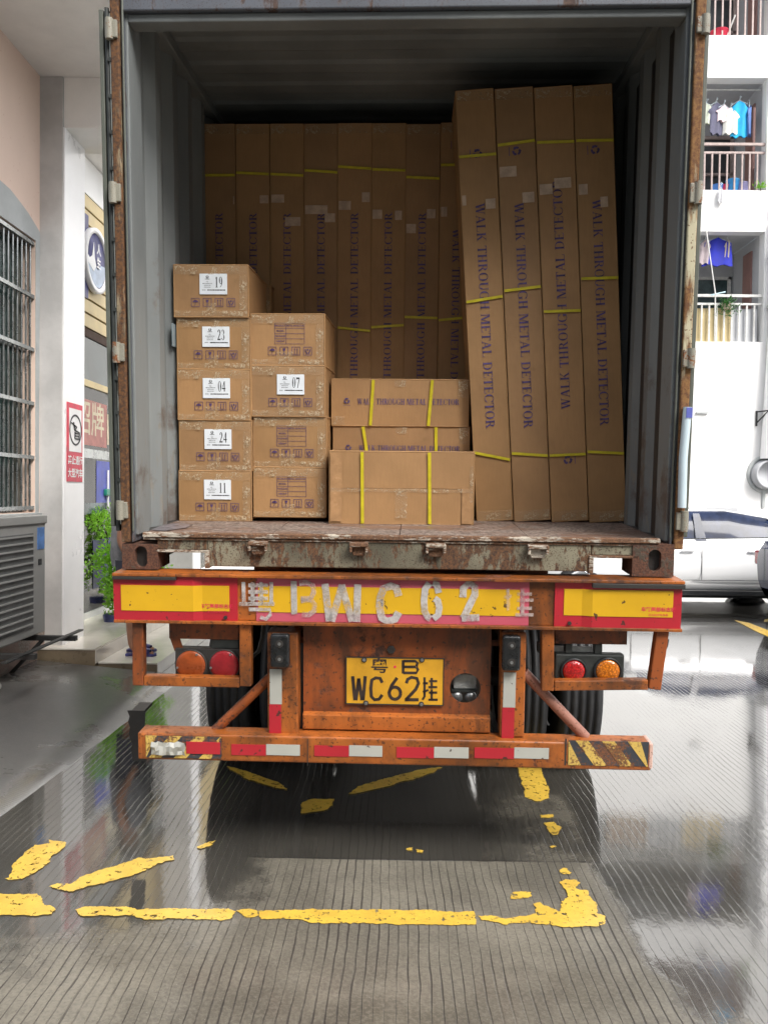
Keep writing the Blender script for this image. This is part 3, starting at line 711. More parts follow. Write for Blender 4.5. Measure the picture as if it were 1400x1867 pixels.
# doors folded back along both sides
for s in (-1, 1):
    if s < 0: xo, _ = tp(191, 500); xi, _ = tp(214, 500)
    else: xo, _ = tp(1274, 500); xi, _ = tp(1247, 500)
    xo0 = xo
    z0d = tp(720, 966)[1] + (.0 if s < 0 else .01); z1d = tp(720, 9)[1]
    if s > 0: z1d = tp(720, -4)[1]; z0d = tp(720, 973)[1]
    d = MB(); d.box(xo, xo + (-s) * .018, .0, 1.16, z0d, z1d)
    dd = d.build('door', M['door_edge'], cont, .003)
    tag(dd, 'container door swung fully open against the %s side wall' % ('left' if s < 0 else 'right'))
    MB().box(xo - s * .019, xi, .012, 1.15, z0d - .02, z1d - .004).build('door_core', M['dark_metal'], dd)
    gk = MB(); xm = (xo + xi) / 2 - s * .006
    gk.tube([(xm, .004, z0d - .02), (xm, .004, z1d + .004)], .010, 8); gk.tube([(xi, .006, z0d - .012), (xi, .006, z1d - .03)], .009, 8); gk.build('door_gasket', M['gasket'], dd)
    gs = MB(); xs = xm - s * .011; gs.box(xs, xs - s * .010, -.006, .02, z0d + .01, z1d - .02); gs.build('gasket_strip', M['gasket_strip'], dd, .002)
    nb = 15
    for k in range(nb):
        zz = z0d + .06 + (z1d - z0d - .12) * k / (nb - 1)
        MB().disc((xs - s * .003, zz), .009, -.012, -.005, 8).build('screw', M['gasket'], dd)
MB().tube([(HW + .030, .02, tp(720, 930)[1]), (HW + .032, .02, tp(720, 20)[1])], .006, 6).build('lock_rod', plain('blue_grey_rod', (.13, .16, .26), .4, .1), cont)

# ------------------------------------------------------------------ TRAILER
tr = empty('semi_trailer', 'weathered orange container trailer seen from behind with bumper, lamps and plate', 'trailer', TM)
BY = -.075    # front plane of the rear beam
def P(px, py, ly=BY): return tp(px, py, ly)
x0, zt_ = P(206, 1041); x1, zbm = P(1243, 1150)
m = MB(); m.box(x0 + .004, x1 - .004, BY + .02, .03, zbm + .008, -.022); m.build('rear_beam', M['orange'], tr, .003)
MB().box(x0 - .002, x1 + .002, BY - .012, .06, -.020, -.006).build('beam_top_flange', M['orange'], tr, .003)
m = MB(); m.box(x0, x1, BY - .006, .12, zbm - .006, zbm + .007); m.build('beam_bottom_flange', M['orange'], tr, .002)
MB().box(x0, P(322, 1040)[0], BY - .016, BY + .019, -.034, -.0205).build('flange_cover', M['dark_metal'], tr, .002)
MB().box(P(1080, 1040)[0], x1 + .003, BY - .016, BY + .019, -.040, -.0205).build('flange_cover', M['dark_metal'], tr, .002)
for a, b in ((485, 552), (900, 962)):
    MB().box(P(a, 1040)[0], P(b, 1040)[0], BY - .018, .05, -.0195, -.0055).build('weld_plate', M['orange'], tr, .002)
def refpanel(pxs, py0, py1, inset, rmat, proud, kink=None):
    """reflective board: red sheet with an inner yellow field, bent at the kink"""
    zt2 = P(720, py0)[1]; zb2 = P(720, py1)[1]
    xs = [P(p, 1100)[0] for p in pxs]
    def strip(xa, xb, za, zb_, off, name, mat):
        m = MB(); X_ = sorted(set([xa, xb] + [k[0] for k in kink if xa < k[0] < xb])) if kink else [xa, xb]
        def yy(x):
            if not kink: return BY + .018 - off
            kk = sorted(kink)
            if x <= kk[0][0]: y_ = kk[0][1]
            elif x >= kk[-1][0]: y_ = kk[-1][1]
            else: y_ = kk[0][1] + (kk[-1][1] - kk[0][1]) * (x - kk[0][0]) / (kk[-1][0] - kk[0][0])
            return BY + .018 - off - y_
        for i in range(len(X_) - 1):
            a, b = X_[i], X_[i + 1]
            m.add([(a, yy(a), zb_), (b, yy(b), zb_), (b, yy(b), za), (a, yy(a), za), (a, BY + .0195, zb_), (b, BY + .0195, zb_), (b, BY + .0195, za), (a, BY + .0195, za)],
                  [(0, 1, 2, 3), (0, 4, 5, 1), (3, 2, 6, 7), (0, 3, 7, 4), (1, 5, 6, 2)])
        return m.build(name, mat, tr)
    o1 = strip(xs[0], xs[1], zt2, zb2, .004, 'reflector_board', rmat)
    ya, yb = inset[2], inset[3]
    o2 = strip(P(inset[0], 1100)[0], P(inset[1], 1100)[0], P(720, ya)[1], P(720, yb)[1], .0065, 'yellow_field', M['yel_ref'])
    o2.parent = o1
    return o1
kl = [(P(352, 1100)[0], .012), (P(368, 1100)[0], .0)]
kr = [(P(1062, 1100)[0], .0), (P(1080, 1100)[0], .012)]
refpanel((207, 432), 1057, 1139, (221, 417, 1074, 1121), M['red_ref'], .03, kl)
refpanel((466, 965), 1054, 1138, (470, 948, 1073, 1121), M['pink_ref'], 0)
refpanel((1012, 1243), 1052, 1144, (1029, 1227, 1070, 1118), M['red_ref'], .03, kr)
# stencilled registration on the middle board
def S(px, py): return P(px, py, BY)
yst = BY + .0085
def glyph_px(strokes, wpx, mat, name, parent=tr):
    mb = MB()
    for st in strokes: stroke(mb, [S(a, b) for a, b in st], wpx / 413.0, yst)
    o = mb.build(name, M[mat], parent); return o
W6 = arcp(790, 1109, 15, 22, 100, 440, 22)
glyph_px([[(535, 1060), (536, 1121)]], 11, 'stencil', 'sprayed_letter')
glyph_px([[(545, 1064), (560, 1063), (570, 1068), (572, 1080), (566, 1092), (548, 1093)], [(548, 1096), (566, 1094), (573, 1103), (572, 1115), (562, 1122), (550, 1121)]], 10, 'stencil_faint', 'sprayed_letter')
glyph_px([[(592, 1065), (600, 1134)], [(604, 1134), (624, 1067)], [(622, 1067), (642, 1134)], [(652, 1066), (650, 1135)]], 13, 'stencil', 'sprayed_letter')
glyph_px([[(727, 1088), (722, 1072), (712, 1069), (699, 1074), (693, 1090), (692, 1110), (696, 1128), (706, 1134), (720, 1130), (727, 1117)]], 14, 'stencil', 'sprayed_letter')
glyph_px([[(800, 1082), (796, 1066), (789, 1064)], [(783, 1064), (775, 1075), (773, 1096), (774, 1115), (780, 1127), (785, 1129)], [(790, 1129), (799, 1122), (801, 1108), (798, 1096), (792, 1092)]], 12, 'stencil', 'sprayed_letter')
glyph_px([[(844, 1090), (845, 1073), (855, 1064), (866, 1070), (866, 1085), (856, 1105), (845, 1128)], [(842, 1128), (874, 1127)]], 13, 'stencil', 'sprayed_letter')
yue = [[(443, 1062), (444, 1100)], [(494, 1062), (494, 1100)], [(452, 1068), (488, 1068)], [(452, 1080), (488, 1080)], [(460, 1062), (460, 1098)], [(476, 1062), (476, 1098)], [(452, 1092), (488, 1092)], [(435, 1102), (500, 1102)], [(453, 1112), (492, 1112), (492, 1122), (484, 1130), (474, 1126)]]
glyph_px(yue, 7, 'stencil', 'sprayed_character')
gua = [[(926, 1074), (927, 1114)], [(919, 1090), (933, 1088)], [(953, 1074), (953, 1124)], [(943, 1084), (970, 1084)], [(943, 1095), (973, 1095)], [(943, 1110), (970, 1110)], [(940, 1122), (973, 1122)]]
glyph_px(gua, 6, 'stencil_faint', 'sprayed_character')
# small printed lines on the boards
for cx, cy in ((394, 1107), (1200, 1112)):
    kk = 0.012 if cx > 1000 else 0.0
    t1 = text_mb('车辆尾部标志板', .021, .0004); t2 = text_mb('反光标识专用章', .012)
    x_, z_ = S(cx, cy); m = MB(); merge(m, xf(t1, x_, BY + .0105 - kk, z_)); merge(m, xf(t2, x_, BY + .0105 - kk, z_ - .024)); m.build('board_print', M['sign_red'], tr)
# uprights, buffers, vertical strips
UY = -.045
for (a, b, bx0, bx1, sx0, sx1, d) in ((487, 543, 493, 528, 492, 514, 0), (915, 960, 916, 948, 918, 939, 6)):
    xa, z1_ = tp(a, 1152, UY); xb, _ = tp(b, 1152, UY); _, z0_ = tp(a, 1338 + d, UY)
    u = MB(); u.box(xa, xb, UY, UY + .10, z0_, z1_ - .002); uo = u.build('bumper_post', M['orange'], tr, .006)
    c, zb1 = tp(bx0, 1156 + d / 2, UY - .03); e, zb0 = tp(bx1, 1217 + d, UY - .03)
    bf = MB(); bf.box(c, e, UY - .045, UY - .001, zb0, zb1); bo = bf.build('rubber_buffer', M['rubber_gloss'], tr, .012, seg=3)
    for zz in (zb0 + .04, zb1 - .04):
        h = MB(); h.disc(((c + e) / 2, zz), .017, UY - .047, UY - .044, 18); ho = h.build('bolt_recess', M['dark_metal'], bo)
        MB().disc(((c + e) / 2, zz), .007, UY - .051, UY - .0465, 10).build('bolt', M['galv'], bo)
    c, za = tp(sx0, 1220 + d, UY); e, zm = tp(sx1, 1284 + d, UY); _, zl = tp(sx1, 1346 + d, UY)
    MB().box(c, e, UY - .004, UY - .001, zm, za).build('white_reflector', M['wht_ref'], tr)
    MB().box(c - .003, e - .003, UY - .005, UY - .0015, zl, zm - .001).build('red_reflector', M['red_ref'], tr)
# bumper bar
UB = -.085
xa, z1_ = tp(253, 1336, UB); xb, _ = tp(1190, 1340, UB); _, z0_ = tp(720, 1396, UB)
zt3 = z1_ - .003
MB().box(xa, xb, UB, UB + .11, z0_, zt3).build('bumper_bar', M['orange'], tr, .010, seg=3)
pk = MB().box(xb - .012, xb + .004, UB - .001, UB + .111, z0_ + .012, zt3 + .001).build('end_cap', worn('pink_faded_paint', (.62, .40, .33), amt=.36, scale=6), tr, .003)
MB().box(xa - .004, xa + .012, UB - .001, UB + .111, z0_ + .004, zt3 + .001).build('end_cap', M['orange'], tr, .003)
def onb(p0, p1, py0, py1, name, mat, off=.003):
    a, za = tp(p0, py0, UB); b, zb_ = tp(p1, py1, UB); return MB().box(a, b, UB - off, UB - .0006, zb_, za).build(name, M[mat], tr)
onb(422, 485, 1357, 1378, 'red_reflector', 'red_ref'); onb(485.5, 547, 1357, 1378, 'white_reflector', 'wht_ref')
onb(573, 636, 1359, 1380, 'red_reflector', 'red_ref'); onb(636.5, 697, 1359, 1380, 'white_reflector', 'wht_ref')
onb(723, 791, 1362, 1383, 'red_reflector', 'red_ref'); onb(791.5, 854, 1362, 1383, 'white_reflector', 'wht_ref')
onb(865, 937, 1363, 1384, 'red_reflector', 'red_ref'); onb(937.5, 1000, 1363, 1384, 'white_reflector', 'wht_ref')
# hazard ends
def hazard(p0, p1, py0, py1, slope, name):
    a, za = tp(p0, py0, UB); b, zb_ = tp(p1, py1, UB)
    bo = MB().box(a, b, UB - .0022, UB - .0006, zb_, za).build(name, M['haz_k'], tr)
    H = za - zb_; wd = .055; x = a - H
    y = MB()
    while x < b + H:
        pts = [(x, zb_), (x + wd, zb_), (x + wd + slope * H, za), (x + slope * H, za)]
        c = [(min(max(px_, a), b), pz) for px_, pz in pts]
        if max(p[0] for p in c) - min(p[0] for p in c) > .02: y.prism(c, UB - .0036, UB - .0023)
        x += wd * 2.05
    y.build('yellow_stripe', M['haz_y'], bo)
hazard(266, 404, 1341, 1384, .95, 'hazard_panel'); hazard(1036, 1181, 1350, 1398, -.75, 'hazard_panel')
onb(340, 402, 1352, 1375, 'red_reflector', 'red_ref', .006)
# crumpled white strip on the left end
a, za = tp(277, 1351, UB); b, zb_ = tp(339, 1376, UB); nx = 10; vs = []; rc = random.Random(4)
for j in range(4):
    for i in range(nx): vs.append((a + (b - a) * i / (nx - 1) + rc.uniform(-.004, .004), UB - .006 - rc.uniform(0, .016), zb_ + (za - zb_) * j / 3 + rc.uniform(-.004, .004)))
m = MB(); m.add(vs, [(j * nx + i, j * nx + i + 1, (j + 1) * nx + i + 1, (j + 1) * nx + i) for j in range(3) for i in range(nx - 1)]); m.build('white_reflector', M['wht_ref'], tr)
for px in (560, 1030): onb(px, px + 1.6, 1347, 1396, 'weld_seam', 'dark_metal', .001)
# lamp guards (bent square tube)
def bar(p, q_, wd, y0, y1, name, mat, bev=.005):
    a, b = Vector(p), Vector(q_); d = (b - a).normalized(); n = Vector((-d.y, d.x)) * wd / 2
    return MB().prism([tuple(a - n), tuple(b - n), tuple(b + n), tuple(a + n)], y0, y1).build(name, M[mat], tr, bev)
GY = -.06; zg = zbm - .008
L0 = tp(251, 1150, GY); L1 = tp(251, 1242, GY); L2 = tp(447, 1242, GY); L3 = tp(447, 1150, GY)
bar((L0[0], zg), (L1[0], L1[1] - .022), .050, GY, GY + .05, 'lamp_guard', 'orange_dirty'); bar((L1[0] + .0265, L1[1]), (L2[0] - .0265, L1[1]), .046, GY + .002, GY + .048, 'lamp_guard', 'orange')
bar((L2[0], L2[1] - .026), (L3[0], zg), .052, GY, GY + .05, 'lamp_guard', 'orange')
R0 = tp(999, 1152, GY); R1 = tp(999, 1251, GY); R2 = tp(1194, 1250, GY); R3 = tp(1209, 1152, GY)
bar((R0[0], zg), (R1[0], R1[1] - .024), .054, GY, GY + .05, 'lamp_guard', 'orange'); bar((R1[0] + .028, R1[1]), (R2[0] - .028, R2[1]), .046, GY + .002, GY + .048, 'lamp_guard', 'orange')
bar((R2[0], R2[1] - .02), (R3[0], zg), .054, GY, GY + .05, 'lamp_guard', 'orange_dirty')
t_ = [tp(1214, 1160, GY), tp(1221, 1168, GY), tp(1219, 1180, GY), tp(1209, 1200, GY), tp(1211, 1178, GY)]
MB().prism(t_, GY + .01, GY + .02).build('bent_tab', M['dark_metal'], tr)
# lamp mounts and clusters
LY = .0
a, _ = tp(308, 1150, LY); b, z_ = tp(436, 1167, LY)
mb = MB(); mb.box(a, b, LY, LY + .06, z_, zg); mb.prism([(a, z_), (a + .045, z_), (a + .06, z_ - .05), (a + .04, z_ - .07), (a + .02, z_ - .06)], LY + .01, LY + .02); mb.build('lamp_bracket', M['orange_dirty'], tr, .003)
a, z1_ = tp(319, 1182, LY); b, z0_ = tp(438, 1238, LY)
hs_ = MB().box(a, b, LY, LY + .05, z0_, z1_).build('lamp_housing', M['dark_metal'], tr, .004)
MB().box(tp(369, 0, LY)[0], tp(425, 0, LY)[0], LY + .005, LY + .05, z1_ + .001, z_ - .001).build('lamp_block', M['gasket'], tr, .004)
for cx, mt in ((349, 'amber_old'), (410, 'red_old')):
    c = tp(cx, 1212, LY); lo = MB()
    lo.lathe([(0, .067), (-.012, .067), (-.016, .062), (-.020, .05), (-.023, .0)], 32, 'y', (c[0], LY, c[1])); lp = lo.build('tail_lamp', M[mt], hs_)
    tb = MB(); tb.lathe([(-.001, .072), (-.010, .073), (-.012, .067), (-.001, .066)], 32, 'y', (c[0], LY, c[1])); tb.build('lamp_rim', M['dark_metal'], lp)
    for an in (60, 190, 310): MB().disc((c[0] + .060 * math.cos(R(an)), c[1] + .060 * math.sin(R(an))), .005, LY - .024, LY - .012, 8).build('lamp_screw', M['galv'], lp)
a, _ = tp(1012, 1152, LY); b, z_ = tp(1143, 1176, LY)
MB().box(a, b, LY, LY + .06, z_, zg).build('lamp_bracket', M['orange_dirty'], tr, .003)
a, z1_ = tp(1012, 1192, LY); b, z0_ = tp(1137, 1242, LY)
hs_ = MB().box(a, b, LY, LY + .05, z0_, z1_).build('lamp_housing', M['gasket'], tr, .008)
for p0, p1 in ((1012, 1024), (1066, 1080), (1124, 1139)): MB().box(tp(p0, 0, LY)[0], tp(p1, 0, LY)[0], LY + .004, LY + .05, z1_ + .0006, z_ - .0006).build('lamp_block', M['gasket'], tr, .004)
for p0, p1 in ((1025, 1065), (1081, 1122)): MB().box(tp(p0, 0, LY)[0], tp(p1, 0, LY)[0], LY + .03, LY + .045, z1_ + .001, z_ - .02).build('lamp_glass', M['clear_lamp'], tr, .003)
for cx, r_, mt in ((1045, .049, 'redl'), (1107, .052, 'amber')):
    c = tp(cx, 1223, LY); lo = MB(); lo.lathe([(0, r_), (-.012, r_), (-.018, r_ * .9), (-.022, r_ * .6), (-.024, 0)], 32, 'y', (c[0], LY, c[1])); lp = lo.build('tail_lamp', M[mt], hs_)
    tb = MB(); tb.lathe([(-.001, r_ + .010), (-.012, r_ + .010), (-.014, r_ + .002), (-.001, r_ + .001)], 32, 'y', (c[0], LY, c[1])); tb.build('lamp_rim', M['cartrim'], lp)
# centre panel with round hole
CY = .02
xa, z1_ = tp(553, 1152, CY); xb, z0_ = tp(892, 1336, CY); hc = tp(848, 1255, CY); hr = .069
m = MB(); n = 40
hole = [(hc[0] + hr * math.cos(2 * math.pi * (k + .5) / n), hc[1] + hr * math.sin(2 * math.pi * (k + .5) / n)) for k in range(n)]
z1p = zg; zr = tp(720, 1300, CY)[1]
def edge2(p):
    dx, dz = p[0] - hc[0], p[1] - hc[1]
    t = min([(xb - hc[0]) / dx if dx > 1e-6 else 9e9, (xa - hc[0]) / dx if dx < -1e-6 else 9e9, (z1p - hc[1]) / dz if dz > 1e-6 else 9e9, (zr - hc[1]) / dz if dz < -1e-6 else 9e9]); return (hc[0] + dx * t, hc[1] + dz * t)
outer = [edge2(p) for p in hole]
for c in ((xa, zr), (xb, zr), (xb, z1p), (xa, z1p)):
    k = min(range(n), key=lambda i: (math.atan2(outer[i][1] - hc[1], outer[i][0] - hc[0]) - math.atan2(c[1] - hc[1], c[0] - hc[0])) ** 2); outer[k] = c
vs = [(x, CY, z) for x, z in outer] + [(x, CY, z) for x, z in hole] + [(x, CY + .006, z) for x, z in hole] + [(x, CY + .006, z) for x, z in outer]
m.add(vs, [f for k in range(n) for f in ((k, (k + 1) % n, n + (k + 1) % n, n + k), (n + k, n + (k + 1) % n, 2 * n + (k + 1) % n, 2 * n + k), (2 * n + k, 2 * n + (k + 1) % n, 3 * n + (k + 1) % n, 3 * n + k))])
pn = m.build('centre_panel', M['orange_dirty'], tr)
lip = MB(); lip.prism([(CY, zr), (CY - .03, zr - .008), (CY - .03, z0_ + .01), (CY, z0_ - .004), (CY + .008, z0_ - .004), (CY + .008, zr)], xa, xb, 'x'); lip.build('panel_lip', M['orange'], pn, .003)
MB().box(xa, xb, CY + .0065, CY + .012, zr, zg).build('panel_back', M['dark_metal'], pn) if False else None
lb = MB(); lb.box(hc[0] - .05, hc[0] + .052, CY + .05, CY + .12, hc[1] - .02, hc[1] + .05); lbo = lb.build('reverse_lamp', M['clear_lamp'], pn, .006)
MB().box(hc[0] - .056, hc[0] + .058, CY + .045, CY + .12, hc[1] - .032, hc[1] - .021).build('lamp_tray', M['gasket'], lbo)
for dx in (-.035, .03): MB().lathe([(0, .001), (0, .026), (.02, .026)], 16, 'y', (hc[0] + dx, CY + .05, hc[1] - .06)).build('cable_gland', M['galv'], lbo)
for px, py in ((713, 1184),):
    c = tp(px, py, CY); MB().disc(c, .02, CY - .012, CY - .0005, 6).build('tow_bolt', M['dark_metal'], pn, .003)
# licence plate
PY = CY - .010
xa_, z1_ = tp(632, 1199, PY); xb_, z0_ = tp(807, 1286, PY)
pl = MB().box(xa_, xb_, PY, PY + .003, z0_, z1_).build('licence_plate', M['plate'], tr, .001)
fr = MB(); e = .004
for b4 in ((xa_ - e, xb_ + e, z1_, z1_ + e), (xa_ - e, xb_ + e, z0_ - e, z0_), (xa_ - e, xa_, z0_, z1_), (xb_, xb_ + e, z0_, z1_)): fr.box(b4[0], b4[1], PY - .002, PY + .004, b4[2], b4[3])
fr.build('plate_rim', M['dark_metal'], pl)
def pz(px, py): return tp(px, py, PY)
yl = PY - .0012; s_ = 1 / 411.0
lt = MB()
for st in ([(643, 1233), (647, 1277)], [(649, 1277), (654, 1237)], [(654, 1237), (660, 1277)], [(662, 1277), (666, 1233)],
           [(697, 1245), (693, 1237), (685, 1236), (678, 1240), (676, 1255), (677, 1270), (683, 1276), (691, 1275), (697, 1267)],
           [(724, 1236), (714, 1250), (709, 1264)], [(741, 1246), (743, 1239), (750, 1235), (760, 1237), (763, 1246), (758, 1257), (740, 1276)], [(738, 1276), (763, 1276)],
           [(774, 1235), (774, 1270), (770, 1276)], [(771, 1246), (780, 1246)], [(771, 1262), (781, 1258)], [(787, 1236), (787, 1256)], [(782, 1242), (797, 1242)], [(781, 1253), (797, 1253)], [(787, 1257), (787, 1276)], [(782, 1263), (797, 1263)], [(781, 1276), (798, 1276)]):
    stroke(lt, [pz(a, b) for a, b in st], (6.0 if st[0][0] < 768 else 4.2) * s_, yl)
c = pz(720, 1264); stroke(lt, [(c[0] + .0255 * math.cos(a / 12 * math.pi), c[1] + .028 * math.sin(a / 12 * math.pi)) for a in range(25)], 6 * s_, yl)
c = pz(692, 1216); yy_ = text_mb('粤', .072, .0012, 1.15); merge(lt, xf(yy_, c[0], yl, c[1]))
for st in ([(735, 1204), (735, 1228)], [(735, 1205.5), (757, 1205.5), (761, 1209), (759, 1215.5)], [(735, 1216), (758, 1216)], [(759, 1216.5), (762, 1221), (759, 1227), (735, 1227)]): stroke(lt, [pz(a, b) for a, b in st], 5 * s_, yl)
lt.build('plate_lettering', M['plate_ink'], pl)
c = pz(720, 1216); MB().disc(c, .006, yl - .0005, yl + .0008, 10).build('plate_dot', M['sign_red'], pl)
for px, py in ((664, 1203), (769, 1203), (667, 1282), (768, 1284)):
    c = pz(px, py); MB().disc(c, .012, PY - .004, PY - .0005, 12).build('bolt_washer', M['dark_metal'], pl); MB().disc(c, .0075, PY - .009, PY - .0045, 10).build('plate_bolt', M['galv'], pl, .001)
# diagonal braces
def tpt(px, py, ly): a = tp(px, py, ly); return (a[0], ly, a[1])
MB().tube([tpt(378, 1345, .0), tpt(492, 1236, .02)], .026, 4).build('brace', M['orange_dirty'], tr)
MB().tube([tpt(1068, 1345, .0), tpt(955, 1226, .02)], .024, 12).build('brace', worn('dusty_pink_brown_paint', (.30, .13, .09), amt=.42, scale=4), tr)
# chassis rails, cross beams, axles, landing legs
for s in (-1, 1):
    c = MB(); c.box(s * .40, s * .54, .13, 7.4, -.035, -.006); c.box(s * .46, s * .48, .13, 7.4, -.33, -.036); c.box(s * .40, s * .54, .13, 7.4, -.36, -.331); c.build('chassis_rail', M['orange_dirty'], tr)
for y in (.5, 1.9, 3.3, 5.0, 6.4): MB().box(-.74, .74, y, y + .1, -.16, -.012).build('cross_beam', M['orange_dirty'], tr)
for s in (-1, 1):
    MB().box(s * .95, s * 1.0, 5.4, 5.5, -1.5, -.17).build('landing_leg', M['orange_dirty'], tr)
CX = .015
def axle(ly, zc):
    MB().tube([(CX - .9, ly, zc), (CX + .9, ly, zc)], .06, 12).build('axle', M['dark_metal'], tr)
    for s in (-1, 1):
        for k, xc in enumerate((1.035, .72)):
            wd = .125; Rr = .505; pr = [(-wd, .30), (-wd, .36), (-wd * 1.02, .42), (-wd * .98, .47), (-wd * .8, Rr - .006)]
            for gx in (-.55, -.18, .18, .55): pr += [(wd * gx - .012, Rr), (wd * gx - .006, Rr - .014), (wd * gx + .006, Rr - .014), (wd * gx + .012, Rr)]
            pr += [(wd * .8, Rr - .006), (wd * .98, .47), (wd * 1.02, .42), (wd, .36), (wd, .30)]
            ty = MB().lathe(pr, 48, 'x', (CX + s * xc, ly, zc)).build('tyre', M['rubber'], tr)
            MB().lathe([(-.11, .30), (-.09, .27), (0, .22), (s * .06, .12), (s * .08, .0)], 24, 'x', (CX + s * xc, ly, zc)).build('rim', M['dark_metal'], ty)
def zat(ly, wz=.50): return (TI @ Vector((0, D0 + ly, wz))).z
axle(1.55, zat(1.55)); axle(2.85, zat(2.85)); axle(4.15, zat(4.15))
# mudflap / side marker at the far left, rear mud guard
a, z1_ = tp(226, 1296, .35); b, z0_ = tp(262, 1388, .35)
fl = MB(); rf_ = random.Random(8); n_ = 9
lft = [(a + .02 + rf_.uniform(-.006, .006) + .018 * (k / n_), z1_ + (z0_ - z1_) * k / n_) for k in range(n_ + 1)]
rgt = [(b + .01 + rf_.uniform(-.003, .003), z0_ + (z1_ - z0_) * k / n_) for k in range(n_ + 1)]
fl.prism(lft + rgt, .35, .358); fl.build('mud_flap', M['rubber'], tr)
MB().box(a + .03, b, .359, .50, z1_ - .02, z1_ - .006).build('flap_hanger', M['dark_metal'], tr)
MB().box(-.42, .42, .55, .57, -.85, -.17).build('spare_guard', M['dark_metal'], tr)
MB().box(-.50, .50, 1.25, 4.4, -1.06, -.37).build('underside_light_block', M['dark_metal'], tr, .02)  # added solid dark block stopping light under the trailer
MB().box(-1.1, 1.1, 6.6, 6.7, -1.55, -.02).build('far_end_light_block', M['dark_metal'], tr)  # added dark panel closing the bright gap under the far end

# air hoses and cable behind the lamps, frame bolts
for pts, r_ in (([(-.30, .12, -.20), (-.28, .16, -.42), (-.05, .18, -.50), (.22, .16, -.40), (.26, .12, -.22)], .011), ([(.66, .14, -.18), (.70, .2, -.40), (.80, .2, -.52), (.95, .14, -.46)], .012),
                ([(-.62, .14, -.20), (-.66, .2, -.42), (-.78, .18, -.47), (-.88, .08, -.43)], .010)):
    q_ = [Vector(a) for a in pts]; sm = []
    for i in range(len(q_) - 1):
        for t in (0, .33, .66):
            p0, p1, p2, p3 = q_[max(i - 1, 0)], q_[i], q_[i + 1], q_[min(i + 2, len(q_) - 1)]
            sm.append(.5 * ((2 * p1) + (p2 - p0) * t + (2 * p0 - 5 * p1 + 4 * p2 - p3) * t * t + (3 * p1 - p0 - 3 * p2 + p3) * t ** 3))
    sm.append(q_[-1]); MB().tube(sm, r_, 8).build('air_hose', M['gasket'], tr)
for px in (225, 300, 410, 1040, 1130, 1225):
    c = P(px, 1100, BY); MB().disc((c[0], zbm + .022), .009, BY + .004, BY + .0135, 6).build('frame_bolt', M['dark_metal'], tr)

# ------------------------------------------------------------------ CARTONS
def cmat(x, y, z, tilt=0.0, yaw=0.0):
    return TM @ Matrix.Translation((x, y, z)) @ Matrix.Rotation(tilt, 4, 'Y') @ Matrix.Rotation(yaw, 4, 'Z')
def carton_body(root, w_, h, d, mi, seam=True, bulge=.003, name='box'):
    """slightly bulging carton, origin at bottom-centre of the front face"""
    m = MB(); nx = 6; nz = max(3, int(h / .07)); rd = random.Random(int(w_ * 1e4 + h * 1e3 + mi * 77 + len(COL.objects)))
    def fy(u, v): return -bulge * math.sin(math.pi * u) * math.sin(math.pi * v) + rd.uniform(-.0006, .0006)
    vs = [(-w_ / 2 + w_ * i / nx, fy(i / nx, j / nz), h * j / nz) for j in range(nz + 1) for i in range(nx + 1)]
    m.add(vs, [(j * (nx + 1) + i, j * (nx + 1) + i + 1, (j + 1) * (nx + 1) + i + 1, (j + 1) * (nx + 1) + i) for j in range(nz) for i in range(nx)], True)
    bl = [vs[i] for i in range(nx + 1)]; tl = [vs[nz * (nx + 1) + i] for i in range(nx + 1)]
    ll = [vs[j * (nx + 1)] for j in range(nz + 1)]; rl = [vs[j * (nx + 1) + nx] for j in range(nz + 1)]
    for ln, fl in ((bl, 1), (tl, 0), (ll, 0), (rl, 1)):
        n = len(ln); v2 = ln + [(x, d, z) for x, y, z in ln]
        f = [(i, i + n, i + n + 1, i + 1) for i in range(n - 1)]
        if not fl: f = [t[::-1] for t in f]
        m.add(v2, f)
    m.add([(-w_ / 2, d, 0), (w_ / 2, d, 0), (w_ / 2, d, h), (-w_ / 2, d, h)], [(3, 2, 1, 0)])
    o = m.build(name, CB[mi % 3], root)
    if w_ < .3: pass
    # raised flap edges at top and bottom
    return o
def edge_rolls(root, w_, h, d):
    """soft crushed edges of the carton"""
    m = MB(); r = .0045
    for (a, b) in (((-w_ / 2, 0), (w_ / 2, 0)), ((-w_ / 2, h), (w_ / 2, h)), ((-w_ / 2, 0), (-w_ / 2, h)), ((w_ / 2, 0), (w_ / 2, h))):
        m.tube([(a[0], .003, a[1]), (b[0], .003, b[1])], r, 6)
    for x in (-w_ / 2, w_ / 2): m.tube([(x, .003, h), (x, d, h)], r, 6)
    return m
